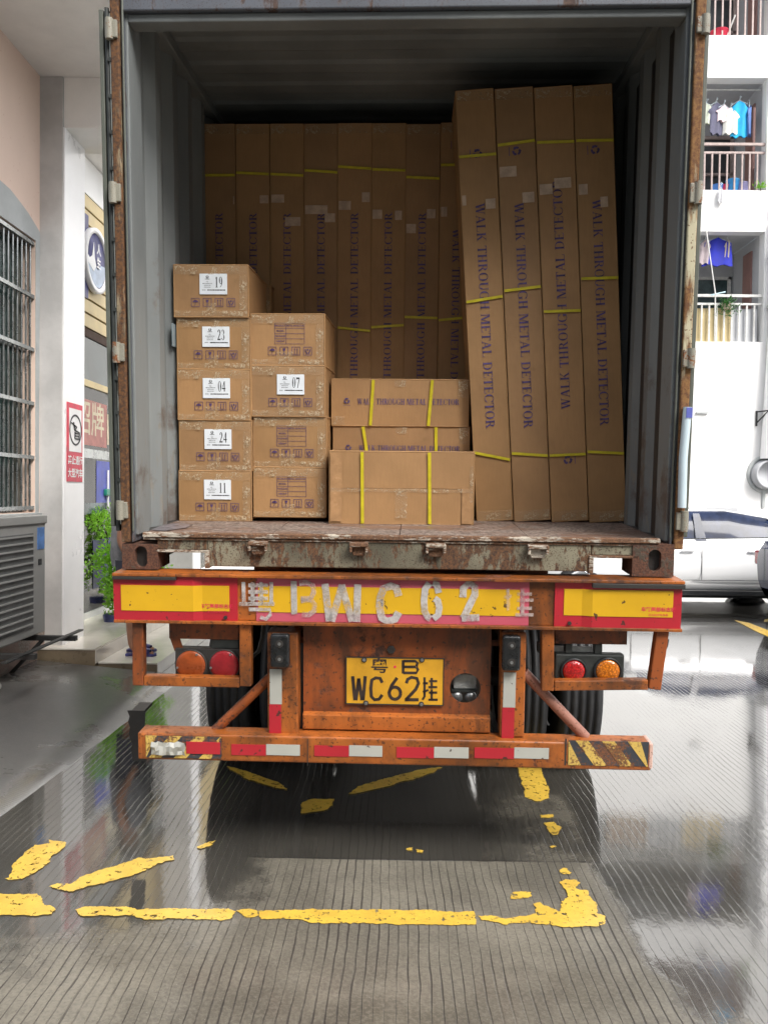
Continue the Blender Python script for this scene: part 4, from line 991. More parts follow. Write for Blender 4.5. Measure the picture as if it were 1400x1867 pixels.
def square_syms(cx, cz, s, gap):
    m = MB()
    for k in range(4):
        x = cx + (k - 1.5) * gap; t = s * .055; a = s / 2
        for q4 in (((x - a, cz - a), (x + a, cz - a), (x + a, cz - a + t), (x - a, cz - a + t)), ((x - a, cz + a - t), (x + a, cz + a - t), (x + a, cz + a), (x - a, cz + a)),
                   ((x - a, cz - a), (x - a + t, cz - a), (x - a + t, cz + a), (x - a, cz + a)), ((x + a - t, cz - a), (x + a, cz - a), (x + a, cz + a), (x + a - t, cz + a))): q(m, q4)
        if k == 0:
            pts = [(x + a * .66 * math.cos(R(g_)), cz + .02 * s + a * .55 * math.sin(R(g_))) for g_ in range(0, 181, 20)]; q(m, pts); stroke(m, [(x, cz + .6 * a), (x, cz - .5 * a), (x - .08 * s, cz - .62 * a), (x - .14 * s, cz - .45 * a)], .05 * s)
        if k == 1:
            q(m, [(x - .10 * s, cz), (x + .10 * s, cz), (x + .19 * s, cz + .32 * s), (x - .19 * s, cz + .32 * s)]); stroke(m, [(x, cz), (x, cz - .28 * s)], .06 * s); q(m, [(x - .14 * s, cz - .34 * s), (x + .14 * s, cz - .34 * s), (x + .14 * s, cz - .28 * s), (x - .14 * s, cz - .28 * s)])
        if k == 2:
            for dx in (-.16, .16):
                stroke(m, [(x + dx * s, cz - .3 * s), (x + dx * s, cz + .2 * s)], .07 * s); q(m, [(x + (dx - .09) * s, cz + .18 * s), (x + (dx + .09) * s, cz + .18 * s), (x + dx * s, cz + .36 * s)])
            stroke(m, [(x - .3 * s, cz - .36 * s), (x + .3 * s, cz - .36 * s)], .05 * s)
        if k == 3:
            for sg in (-1, 1): stroke(m, [(x + sg * .28 * s, cz + .22 * s), (x + sg * .24 * s, cz - .05 * s), (x + sg * .1 * s, cz - .2 * s), (x + sg * .12 * s, cz - .36 * s)], .12 * s)
            q(m, [(x, cz + .02 * s), (x + .13 * s, cz + .15 * s), (x, cz + .30 * s), (x - .13 * s, cz + .15 * s)])
    m.v = [(a_, -.0046, c_) for a_, b_, c_ in m.v]; return m
def recycle(m, cx, cz, r, rot=0):
    for k in range(3):
        a = R(90 + 120 * k) + rot
        p = lambda rad, da: (cx + rad * math.cos(a + R(da)), cz + rad * math.sin(a + R(da)))
        q(m, [p(r * .55, -38), p(r, -38), p(r, 0), p(r * .5, 0)]); q(m, [p(r * .5, 0), p(r, 0), p(r, 30), p(r * .55, 30)]); q(m, [p(r * .35, 30), p(r * 1.15, 28), p(r * .8, 66)])
    return m
def tape_strip(root, x0, x1, z0, z1, mat='tape', y=-.0068, name='packing_tape'):
    nx = max(2, int((x1 - x0) / .02)); nz = max(2, int((z1 - z0) / .02)); rd = random.Random(int((x0 + z0 + 3) * 9999))
    vs = [(x0 + (x1 - x0) * i / nx, y - rd.uniform(0, .0014), z0 + (z1 - z0) * j / nz) for j in range(nz + 1) for i in range(nx + 1)]
    m = MB(); m.add(vs, [(j * (nx + 1) + i, j * (nx + 1) + i + 1, (j + 1) * (nx + 1) + i + 1, (j + 1) * (nx + 1) + i) for j in range(nz) for i in range(nx)])
    return m.build(name, M[mat], root)
SW, SHH, SDD = .376, .2605, .55
def small_carton(x, y, z, num, label, yaw=0.0, mi=0):
    root = empty('shipping_carton', label, 'carton', cmat(x, y, z, 0, yaw), 'small cartons stacked on the left of the container')
    carton_body(root, SW, SHH - .003, SDD, mi); edge_rolls(root, SW, SHH - .003, SDD).build('crushed_edge', CB[(mi + 1) % 3], root)
    sy = .072; square_syms(.012, sy, .043, .0605).build('handling_symbols', M['ink'], root)
    if num:
        lx0, lx1, lz0, lz1 = -.068 + .012, .084 + .000, .112, .214
        lb = MB().box(lx0, lx1, -.0075, -.0045, lz0, lz1).build('shipping_label', M['label_paper'], root)
        t = MB(); n_, _w = serif(num, .052, .74, .02); merge(t, xf(n_, lx1 - .042, -.0081, lz0 + .060))
        cx = lx0 + .040
        ring_ = MB(); ring(ring_, 0, 0, .0075, .0075, 110, 430, .0045, .003, 14); merge(t, xf(ring_, cx, -.0081, lz1 - .016)); q2 = MB(); q(q2, [(cx - .012, lz1 - .028), (cx + .012, lz1 - .028), (cx + .012, lz1 - .0255), (cx - .012, lz1 - .0255)]); q2.v = [(a, -.0081, c) for a, b, c in q2.v]; merge(t, q2)
        for tx, tz, sz in (('S.C.', .040, .0072), ('METAL DETECTOR', .049, .0058), ('MODEL NO. 500', .058, .0045), ('MADE IN CHINA', .067, .0045)):
            merge(t, xf(text_mb(tx, sz, .00012), cx, -.0081, lz1 - tz))
        merge(t, xf(text_mb('S/N NO.', .005, .0002), lx0 + .022, -.0081, lz0 + .021))
        bb = MB(); xx = lx0 + .04; rb = random.Random(int(num) + 5)
        while xx < lx1 - .010:
            wd = rb.uniform(.003, .009); q(bb, [(xx, lz0 + .0185), (min(xx + wd, lx1 - .008), lz0 + .0185), (min(xx + wd, lx1 - .008), lz0 + .0235), (xx, lz0 + .0235)]); xx += wd + rb.uniform(.0004, .0016)
        bb.v = [(a, -.0081, c) for a, b, c in bb.v]; merge(t, bb)
        t.build('label_print', M['black_ink'], lb)
    else:
        t = MB(); gx0, gx1, gz0, gz1 = -.066, .086, .108, .212; th = .0018
        for k in range(5):
            zz = gz0 + (gz1 - gz0) * k / 4; q(t, [(gx0, zz - th / 2), (gx1, zz - th / 2), (gx1, zz + th / 2), (gx0, zz + th / 2)])
        for xx in (gx0, gx0 + .058, gx1): q(t, [(xx - th / 2, gz0), (xx + th / 2, gz0), (xx + th / 2, gz1), (xx - th / 2, gz1)])
        t.v = [(a, -.0046, c) for a, b, c in t.v]
        for k, tx in enumerate(('WEIGHT', 'PACKAGE', 'MODEL', 'PRODUCT')): merge(t, xf(text_mb(tx, .0115, .0003), gx0 + .029, -.0046, gz0 + (gz1 - gz0) * (k + .5) / 4))
        merge(t, xf(text_mb('METAL DETECTOR', .0105, .0003), gx0 + .105, -.0046, gz0 + (gz1 - gz0) * 3.5 / 4))
        t.build('printed_table', M['ink'], root)
    W2 = SW / 2; rd = random.Random(len(label))
    tape_strip(root, -W2 + .004, W2 - .004, SHH - .05, SHH - .006); tape_strip(root, -W2 + .004, W2 - .004, .004, .030)
    tape_strip(root, W2 - .042, W2 - .003, .035, SHH - .055); tape_strip(root, -.03 + rd.uniform(-.03, .02), .025, .03, .068, y=-.0076)
    return root
bx, by = tfl(393, 950, FZ)
print('left stack', bx, by); print('floor y right', tfl(1000, 951, FZ), tfl(740, 956, FZ))
SY = by
LS = [(326, 459, '11', 'bottom carton of the left stack, numbered 11, standing on the container floor'), (326, 460, '24', 'carton numbered 24, between cartons 04 and 11 in the left stack'),
      (323, 458, '04', 'carton numbered 04, in the middle of the left stack of five'), (322, 456, '23', 'carton numbered 23, right under the topmost carton of the left stack'), (318, 453, '19', 'topmost carton of the left stack, numbered 19, shifted slightly left')]
for k, (a, b, num, lab) in enumerate(LS):
    pyc = 905 - 93 * k; c = (tp(a, pyc, SY)[0] + tp(b, pyc, SY)[0]) / 2
    small_carton(c, SY + [0, .004, 0, .006, -.008][k], FZ + .002 + SHH * k, num, lab, yaw=R([.3, -.3, .2, -.2, .5][k]), mi=k)
    # the second carton deep behind each one
    o = small_carton(c + .012, SY + SDD + .03, FZ + .002 + SHH * k, '', ['lowest unmarked carton of the rear pile, on the floor behind the left stack', 'second lowest unmarked carton of the pile behind the left stack', 'middle unmarked carton of the pile behind the left stack', 'unmarked carton just under the top of the pile behind the left stack', 'top unmarked carton of the rear pile, its side showing right of number 19'][k], mi=k + 1)
# plank under the second column
cx2 = (tp(460, 900, SY + .02)[0] + tp(594, 900, SY + .02)[0]) / 2
PK = .024
pk = MB().box(-.18, .18, .09, .50, 0, PK - .001).build('wooden_plank', plain('dark_timber', (.08, .05, .035), .8, .2, 9), None, .002); pk.matrix_world = cmat(cx2, SY + .02, FZ + .001)
tag(pk, 'dark flat board lifting the second carton stack off the container floor', 'plank')
S2 = [('', 'bottom carton of the second stack, printed table, raised off the floor on a board'), ('', 'carton with printed table between carton 07 and the bottom one of the second stack'), ('07', 'carton numbered 07, second from top of the second stack'), ('', 'topmost carton of the second stack, bearing an empty printed table')]
for k, (num, lab) in enumerate(S2):
    small_carton(cx2 + [.004, .004, -.002, -.004][k], SY + .02 + [0, .004, -.006, 0][k], FZ + PK + SHH * k, num, lab, yaw=R([.4, -.2, .3, .1][k]), mi=k + 2)

# long flat cartons in the middle
LW, LH, LD = .732, .250, .370
def strap(root, pts, wd=.015, y=-.010, name='strap'):
    m = MB(); P_ = [Vector((p[0], p[1])) for p in pts]; d = (P_[-1] - P_[0]).normalized(); n = Vector((-d.y, d.x)) * wd / 2
    for a, b in zip(P_, P_[1:]):
        m.prism([tuple(a - n), tuple(b - n), tuple(b + n), tuple(a + n)], y, y + .0025)
    return m.build(name, M['strap'], root)
def long_carton(px0, px1, pyc, ly, z, label, straps, front=False, mi=0, prt=True):
    c = (tp(px0, pyc, ly)[0] + tp(px1, pyc, ly)[0]) / 2
    h, d = (LD, LH) if front else (LH, LD)
    root = empty('long_carton', label, 'carton', cmat(c, ly, z), 'long strapped cartons stacked mid-container')
    carton_body(root, LW, h - .003, d, mi, bulge=.004); edge_rolls(root, LW, h - .003, d).build('crushed_edge', CB[mi % 3], root)
    for a, b in straps: strap(root, [(a * LW - LW / 2, .002), (b * LW - LW / 2, h - .005)], .016)
    if prt:
        words('WALK THROUGH METAL DETECTOR', .031, .60, .03, .545, .045, -.0056, h * .52, 0, 'ink_dark', root)
        m = MB(); recycle(m, -.285, h * .53, .016); q(m, [(-.305, h * .43), (-.265, h * .43), (-.265, h * .436), (-.305, h * .436)]); m.v = [(a, -.0056, b_) for a, _, b_ in m.v]; m.build('recycling_mark', M['ink_dark'], root)
        tape_strip(root, LW / 2 - .055, LW / 2 - .006, h * .62, h - .006); tape_strip(root, -LW / 2 + .006, -LW / 2 + .07, .006, .05); tape_strip(root, -.03, .03, h - .04, h - .006)
    else:
        tape_strip(root, -LW / 2 + .005, LW / 2 - .005, h * .44, h * .49, 'tape', -.0075)
        MB().box(-LW / 2 + .003, LW / 2 - .003, -.0052, -.0035, h * .497, h * .500).build('flap_seam', M['tape_flat'], root)
        tape_strip(root, -LW / 2 + .004, -LW / 2 + .064, .01, h - .01, 'tape_flat', -.0062, 'tape_end'); tape_strip(root, LW / 2 - .058, LW / 2 - .004, .004, h * .5, 'tape_flat', -.0062, 'tape_end'); tape_strip(root, -.03, .03, .03, h * .48, 'tape', -.008)
        tape_strip(root, LW / 2 - .02, LW / 2 - .002, h * .3, h * .8, 'tape', -.008)
    return root
fx, fyy = tfl(732, 956, FZ); print('front long', fyy)
long_carton(598, 866, 890, fyy, FZ + .002, 'wide carton standing on edge in front, two upright yellow straps and taped seam', [(.232, .227), (.700, .692)], True, 2, False)
BL = fyy + LH + .02
labs = ['lowest long lettered carton, mostly hidden behind the wide front one', 'middle long lettered carton, its lower half hidden behind the wide front one', 'topmost long carton, WALK THROUGH METAL DETECTOR fully readable across its front']
for k in range(3):
    long_carton(604 + (1 if k == 1 else 0), 855 + (3 if k < 2 else 0), 900 - 86 * k, BL + (.006 if k == 1 else 0), FZ + .002 + LH * k, labs[k], [[(.2, .2), (.75, .75)], [(.27, .22), (.76, .755)], [(.285, .305), (.71, .735)]][k], mi=k)
# tall cartons
TWd, TDp = .186, .40
def tall(x, y, z, tilt, label, group, straps, up, patches, mi, rec=None, word_c=.5, h=2.2, txt_h=.046, span=1.07, word=True, ink='ink_dark', bot_tape=True):
    root = empty('tall_carton', label, 'carton', cmat(x, y, z, tilt), group)
    carton_body(root, TWd, h, TDp, mi, bulge=.002); edge_rolls(root, TWd, h, TDp).build('crushed_edge', CB[mi % 3], root)
    for a, b in straps:
        strap(root, [(-TWd / 2 - .001, a), (TWd / 2 + .001, b)], .014, -.0085)
    words('WALK THROUGH METAL DETECTOR', txt_h, 1, .035, span, 0, -.0042, word_c, R(90 if up else -90), ink, root)
    if rec is not None:
        m = MB(); recycle(m, .0, rec, .023); sg = 1 if rec < 1 else -1
        q(m, [(sg * .036, rec - .022), (sg * .039, rec - .022), (sg * .039, rec + .022), (sg * .036, rec + .022)]); m.v = [(a, -.0042, b_) for a, _, b_ in m.v]; m.build('recycling_mark', M[ink], root)
    for (px_, pz_, pw, ph) in patches: tape_strip(root, px_, px_ + pw, pz_, pz_ + ph, 'patch', -.0062, 'tape_patch')
    tape_strip(root, -TWd / 2 + .004, TWd / 2 - .004, h - .055, h - .006)
    if bot_tape: tape_strip(root, -TWd / 2 + .004, TWd / 2 - .004, .004, .055)
    return root
# right row, leaning to the left
RX, RY = tfl(868, 950, FZ); RX2, _ = tfl(1137, 951, FZ); print('right row', RX, RY, RX2)
_a = tp(829, 165, RY); _b = tp(868, 950, RY); tilt = -math.atan((_b[0] - _a[0]) / (_a[1] - _b[1])); print('tilt', math.degrees(tilt))
pitch = (RX2 - RX) / 4; THt = (_a[1] - _b[1]) / math.cos(tilt)
def hz(px, py, ly): return tp(px, py, ly)[1] - FZ
G2 = 'tall cartons leaning left beside the right wall'
RR = [dict(lab='leftmost of the four leaning tall cartons, most orange, beside the long cartons', st=[((829, 287), (898, 281)), ((848, 551), (916, 540)), ((866, 825), (926, 838))], up=False, pt=[(840, 366, .020, .05), (885, 372, .05, .05)], rec=(865, 280), w=(862, 580)),
      dict(lab='second leaning tall carton from the left, tape patch high under its recycling mark', st=[((902, 267), (966, 258)), ((914, 532), (981, 524)), ((929, 828), (996, 832))], up=False, pt=[(905, 316, .085, .052), (952, 362, .06, .052)], rec=(935, 277), w=(945, 580)),
      dict(lab='third leaning tall carton from the left, lettering running upwards', st=[((970, 262), (1036, 260)), ((984, 570), (1048, 568)), ((998, 832), (1066, 829))], up=True, pt=[(977, 348, .065, .052), (1010, 336, .085, .052)], rec=None, w=(1020, 540)),
      dict(lab='rightmost of the four leaning tall cartons, nearest the right wall', st=[((1038, 259), (1104, 258)), ((1052, 510), (1118, 508)), ((1068, 825), (1132, 828))], up=False, pt=[(1045, 348, .045, .052), (1094, 370, .038, .052)], rec=(1072, 275), w=(1078, 575))]
for k, d in enumerate(RR):
    xc = RX + pitch * (k + .5); inv = cmat(xc, RY, FZ + .004, tilt)
    ii = inv.inverted()
    def loc(px, py):
        a = tp(px, py, RY); p = ii @ (TM @ Vector((a[0], RY, a[1]))); return p.x, p.z
    sts = []
    for A, B in d['st']:
        a, b = loc(*A), loc(*B); sts.append((a[1], b[1]))
    pts = []
    for px, py, pw, ph in d['pt']:
        a = loc(px, py); pts.append((max(-TWd / 2 + .003, min(a[0], TWd / 2 - pw - .003)), a[1] - ph / 2, pw, ph))
    rec = loc(*d['rec'])[1] if d['rec'] else (loc(1028, 840)[1])
    hh = THt + [0, .003, .008, .014][k]
    tall(xc, RY, FZ + .004 + (.004 if k else 0), tilt, d['lab'], G2, sts, d['up'], pts, k, rec, loc(*d['w'])[1], h=hh, span=(1.155 if k != 2 else 1.17))
# back row
TWd = .189
a_, _ = tfl(400, 934, FZ); BYY = tfl(700, 931, FZ)[1]; print('back row y', BYY)
G3 = 'tall cartons standing upright along the back row'
bl = [372, 433, 494.5, 555.5, 616, 677, 738, 800]
ords = ['leftmost', 'second', 'third', 'fourth', 'fifth', 'sixth', 'seventh', 'rightmost']
sty = [(319, 319), (314, 317), (317, 320), (310, 314), (304, 308), (309, 311), (323, 326), (302, 301)]
lower = [None, None, None, None, (598, 604), (597, 593), (578, 580), (584, 578)]
pat = [[(428, 365, .006, .045)], [(475, 363, .05, .045)], [(495, 362, .075, .045), (520, 404, .09, .05)], [(556, 382, .13, .05), (592, 397, .06, .05)], [(616, 375, .07, .05), (660, 360, .045, .055)], [(678, 391, .055, .052), (720, 393, .04, .052)], [(740, 417, .055, .052), (778, 390, .05, .052)], [(802, 387, .035, .055)]]
for k in range(8):
    x0_, _ = tp(bl[k], 560, BYY); xc = x0_ + TWd / 2 + .001
    hh_ = hz(700, 224 + (2 if k == 6 else 0), BYY) - .003
    sts = [(hz(700, sty[k][0], BYY), hz(700, sty[k][1], BYY))]
    if lower[k]: sts.append((hz(700, lower[k][0], BYY), hz(700, lower[k][1], BYY)))
    up = k != 7
    top = hz(700, 387 if k != 7 else 418, BYY)
    span = 1.17
    pts = []
    for px, py, pw, ph in pat[k]:
        xx = tp(px, py, BYY)[0] - xc; pts.append((max(-TWd / 2 + .003, min(xx, TWd / 2 - pw - .003)), hz(700, py, BYY) - ph / 2, pw, ph))
    det = ['in the back row, against the left wall', 'patch at its right edge', 'above the second small stack, two patches', 'wide creased patch over its last letters', 'upper strap the highest of the row', 'small patches on both edges', 'upper strap the lowest of the row', 'in the back row, lettering running down, behind the leaning ones'][k]
    lab = ords[k] + (' tall carton ' + det if k in (0, 7) else ' carton from the left in the back row, ' + det)
    tall(xc, BYY + [0, .004, .002, .006, 0, .003, .005, .0][k], FZ + .002, 0, lab, G3, sts, up, pts, k + 1, (hz(700, 265, BYY) if k == 7 else None), top - span / 2, h=hh_, span=span, txt_h=.043)

# scrap of film on the container floor
m = MB(); rd = random.Random(2)
p = [tfl(a, b, FZ) for a, b in ((275, 967), (300, 957), (330, 954), (352, 957), (340, 963), (300, 969))]
c = (sum(a for a, b in p) / 6, sum(b for a, b in p) / 6)
m.add([(c[0], c[1], FZ + .016)] + [(a, b, FZ + .003) for a, b in p], [(0, i + 1, (i + 1) % 6 + 1) for i in range(6)], False)
o = m.build('plastic_film_scrap', plain('grey_plastic_film', (.16, .14, .15), .3, .3, 20)); o.matrix_world = TM; tag(o, 'crumpled dull plastic film lying on the floor by the left wall', 'plastic scrap')

# ------------------------------------------------------------------ LEFT BUILDING
WX = -3.23                       # plane of the peach wall
CXR = -3.02                      # street side of the column
ZS = 5.38                        # soffit height
YC0, YC1 = 7.43, 7.92            # column depth
bL = empty('street_building', 'peach and white building on the left with barred window, column and soffit', 'building')
wz0, wz1 = 1.46, 3.88; wy0, wy1 = 5.0, 7.34
m = MB(); m.box(WX - .25, WX, 4.4, wy0, 0, ZS); m.box(WX - .25, WX, wy1, YC0 + .2, 0, ZS); m.box(WX - .25, WX, wy0, wy1, wz1, ZS); m.box(WX - .25, WX, wy0, wy1, 0, wz0)
m.build('wall', M['peach'], bL)
# unpainted plaster round the window
m = MB(); rd = random.Random(5); pts = [(wy1 + .06, wz0 - .9), (wy1 + .085, wz1 + .1)]
for i in range(16): pts.append((wy1 + .02 - i * .17, wz1 + .12 + .20 * (1 - math.exp(-i * .35)) + rd.uniform(-.03, .03)))
pts += [(wy1 - 2.7, wz1 + .002), (wy1 + .001, wz1 + .002), (wy1 + .001, wz0 - .9)]
m.prism(pts, WX, WX + .006, 'x'); m.build('plaster_patch', M['grey_plaster'], bL)
m = MB(); m.box(WX - .02, WX + .05, 4.4, YC0 + .1, 0, .42); m.build('wall_base', worn('stained_plinth', (.48, .36, .31), rust=(.28, .22, .19), amt=.5, scale=4, light_rust=(.5, .45, .4), rough=.85), bL)
MB().box(WX - .02, WX + .05, wy0 - .05, wy1 + .04, wz0 - .10, wz0 - .004).build('window_sill', M['grey_plaster'], bL, .004)
wn = MB().box(WX - .14, WX - .12, wy0, wy1, wz0, wz1).build('window', M['win_dark'], bL)
for yy in (5.35, 6.35): MB().box(WX - .118, WX - .09, yy, yy + .05, wz0, wz1).build('window_frame', M['steel'], wn)
for zz in (wz0 + .01, wz1 - .04, 2.9): MB().box(WX - .118, WX - .09, wy0, wy1, zz, zz + .035).build('window_frame', M['steel'], wn)
# window grille
for zz in (wz0 + .04, 1.95, 2.43, 2.91, 3.38, wz1 - .03): MB().box(WX - .03, WX - .005, wy0, wy1, zz - .016, zz + .016).build('grille_bar', M['steel'], bL)
yy = wy1 - .03
while yy > wy0:
    MB().tube([(WX - .034, yy, wz0 + .01), (WX - .034, yy, wz1 - .01)], .009, 6, False).build('grille_bar', M['steel'], bL); yy -= .083
# column
MB().box(WX - .1, CXR - .0025, YC0, YC1, 0, ZS - .002).build('column', M['col_shaded'], bL, .006)
MB().box(CXR - .0024, CXR + .012, YC0 + .006, YC1, .1, ZS - .45).build('column_face_lit', M['white_and_lit'], bL, .002)  # pale copy of the column surface: the daylit side is painted in
MB().box(CXR - .001, -2.1, YC0 + .02, YC1 + .1, 4.93, ZS - .002).build('ceiling_beam', M['soffit'], bL)
m = MB(); m.box(-6, -2.05, 4.4, 8.02, ZS, ZS + .3); m.box(-6, -3.12, 8.03, 30, 5.30, 5.62); m.build('ceiling_slab', M['soffit'], bL)
m = MB(); m.box(-6, -2.3, 4.4, 8.02, 5.69, 6.6); m.box(-6, -3.12, 8.03, 30, 5.69, 9); m.build('upper_storeys', M['white_wall'], bL)
for yy in (11.6, 16.2, 21.0):
    MB().box(-3.25, -2.85, yy, yy + .45, .2, 5.29).build('column', M['white_and_lit'], bL, .006)
    MB().box(-3.25, -2.86, yy - .02, yy - .001, .2, 5.29).build('column_front_shade', M['col_shaded'], bL)  # darker panel painting shade onto the front of each far column
# shop front
SX = -3.40
sy0, sy1 = 7.95, 22.0
def Y_of(px, X): return X * 1500 / (px - 720)
MB().box(SX - .3, SX - .002, YC0 + .2, sy1, 4.90, 5.29).build('fascia', M['white_wall'], bL)
MB().box(SX - .06, SX - .035, sy0, sy1, 3.42, 4.90).build('slat_backing', M['slat_gap'], bL)
zz = 3.44; n = 9; hgt = (4.89 - 3.44) / n
for k in range(n): MB().box(SX - .034, SX, sy0, sy1, zz + k * hgt + .018, zz + (k + 1) * hgt - .006).build('slat', M['slat'], bL, .003)
# glazing: frames, panes, dark interior seen through
MB().box(SX - .02, SX + .02, sy0, sy1, 3.34, 3.43).build('shop_frame', M['slat_gap'], bL)
MB().box(SX - .03, SX + .03, sy0, sy1, 2.80, 2.87).build('shop_frame', M['slat'], bL)
MB().box(SX - .03, SX + .03, sy0, sy1, .245, .31).build('shop_frame', M['sign_white'], bL)
MB().box(SX - .02, SX + .02, sy0, sy0 + .3, .31, 3.34).build('shop_frame', M['sign_white'], bL)
for yy in (9.75, 11.3, 12.9, 14.5, 16.1, 17.7, 19.3): MB().box(SX - .012, SX + .012, yy, yy + .02, .311, 2.799).build('glass_joint', M['steel'], bL)
yy = 8.25
for ya, yb in ((8.251, 9.749), (9.771, 11.299), (11.321, 12.899), (12.921, 14.499), (14.521, 16.099), (16.121, 17.699), (17.721, 21.9)):
    MB().box(SX - .005, SX + .005, ya, yb, .312, 2.798).build('glass_pane', M['glass'], bL)
    MB().box(SX - .005, SX + .005, ya, yb, 2.872, 3.338).build('transom_pane', M['shop_dark'], bL)
# room behind the glass
m = MB(); m.box(-7.0, -6.9, sy0, sy1, .2, 3.4); m.build('shop_back_wall', M['shop_dark'], bL)
MB().box(-6.9, SX - .31, sy0, sy0 + .1, .2, 3.4).build('shop_side_wall', M['bal_wall'], bL)
MB().box(-6.9, SX - .31, sy1 - .1, sy1, .2, 3.4).build('shop_side_wall', M['blue'], bL)
# posters and bands on the glass
def sheet(y0, y1, z0, z1, mat, name, par=None, x=SX + .008, t=.003): return MB().box(x, x + t, y0, y1, z0, z1).build(name, M[mat], par or bL)
# red poster with golden characters
pz0 = 2.16; pz1 = 2.66
po = empty('shop_poster', 'faded red poster with pale gold characters on the shop window', 'poster')
sheet(8.55, 9.62, pz0, pz1, 'poster_red', 'sheet', po)
t = text_mb('招牌', .40, .004); t.v = [(SX + .0125, 9.12 + x * 1.05, 2.43 + z) for x, y, z in t.v]; t.build('characters', M['poster_gold'], po)
sheet(9.64, 10.0, 2.2, 2.56, 'poster_gold', 'side_strip', po)
sheet(8.3, 11.2, 2.02, 2.12, 'steel', 'door_rail'); sheet(9.3, 9.9, 1.52, 2.0, 'blue', 'blue_panel')
MB().tube([(SX + .03, 9.62, 1.45), (SX + .03, 9.62, 1.9)], .012, 8).build('door_pull', M['sign_white'], bL)
MB().box(SX + .012, SX + .05, 9.52, 9.78, 1.60, 1.68).build('door_lock', M['green'], bL, .01)
sheet(8.3, 11.2, 1.40, 1.52, 'bal_glass', 'frosted_band')
sheet(9.2, 9.75, .55, 1.10, 'sign_navy', 'window_notice')
# wall sign: round navy and white
rs = empty('round_sign', 'round navy and white shop sign projecting on the tan slats', 'sign')
scx = SX + .02; cy, cz = 9.16, 4.21
def dsk(r0, r1, x0, x1, n=40):
    m = MB(); m.lathe([(x0 - scx, r0), (x1 - scx, r0), (x1 - scx, 0)] if r1 is None else [(x0 - scx, r0), (x1 - scx, r0), (x1 - scx, r1), (x0 - scx, r1)], n, 'x', (scx, cy, cz)); return m
MB().box(SX + .001, scx, cy - .5, cy - .15, cz - .45, cz + .45).build('backboard', M['sign_navy'], rs)
dsk(.355, .30, scx, scx + .05).build('rim', M['sign_white'], rs)
dsk(.299, None, scx, scx + .03).build('face', M['sign_navy'], rs)
def fp(pts, mat, name, x=.034):
    m = MB(); m.prism([(cy + a * .3, cz + b * .3) for a, b in pts], scx + x - .003, scx + x, 'x'); return m.build(name, M[mat], rs)
fp([(-.95, -.2), (-.6, -.1), (-.45, .0), (-.3, .55), (-.22, 0.), (.0, -.25), (.15, -.3), (.45, -.05), (.9, .0), (.9, -.35), (.65, -.72), (.3, -.93), (-.2, -.95), (-.6, -.75), (-.9, -.4)], 'sign_pale', 'print')
fp([(-.95, .05), (-.7, -.05), (-.45, .1), (-.3, .62), (-.22, .08), (-.05, -.2), (-.3, -.45), (-.7, -.3), (-.95, -.2)], 'sign_white', 'print', .038)
t = text_mb('人生', .12, .004); v = [(scx + .042, cy + .06 + x * 0 + z * 0, 0) for x, y, z in t.v]
t1 = text_mb('人', .13, .003); t2 = text_mb('生', .13, .003); t = MB()
t.add([(scx + .042, cy + .05 + x, cz + .13 + z) for x, y, z in t1.v], t1.f); t.add([(scx + .042, cy + .05 + x, cz - .02 + z) for x, y, z in t2.v], t2.f); t.build('characters', M['sign_white'], rs)
# red sign on the column
sg = empty('prohibition_sign', 'red and white sign with black ring and white characters on the column', 'sign')
X_ = CXR + .0125
ya, yb, za, zb_ = 7.49, 7.86, 1.74, 2.47
MB().box(X_, X_ + .006, ya, yb, za, zb_).build('board', M['sign_red'], sg, .001)
MB().box(X_ + .0062, X_ + .008, ya + .045, yb - .03, 2.02, zb_ - .05).build('white_field', M['sign_white'], sg)
m = MB(); r0 = .145; cyy, czz = (ya + yb) / 2 + .005, 2.225
m.lathe([(0, r0), (.003, r0), (.003, r0 - .016), (0, r0 - .016)], 36, 'x', (X_ + .0085, cyy, czz))
m.build('ring', M['black_ink'], sg)
m = MB()
for p0, p1 in (((-.10, .06), (.02, .03)), ((.02, .03), (-.02, -.01)), ((-.05, .07), (-.03, .0)), ((-.03, .0), (.09, -.02)), ((.09, -.02), (.08, -.08)), ((-.02, -.02), (-.02, -.08)), ((-.02, -.08), (.09, -.08)), ((.0, -.03), (.07, -.03)), ((.0, -.055), (.07, -.055))):
    m.tube([(X_ + .0105, cyy + p0[0], czz + p0[1]), (X_ + .0105, cyy + p1[0], czz + p1[1])], .006, 5)
m.build('pictogram', M['black_ink'], sg)
for tx, z_ in (('禁止通行', 1.935), ('大型汽车', 1.815)):
    t = text_mb(tx, .088, .0022); t.v = [(X_ + .0085, cyy + x, z_ + z) for x, y, z in t.v]; t.build('characters', M['sign_white'], sg)
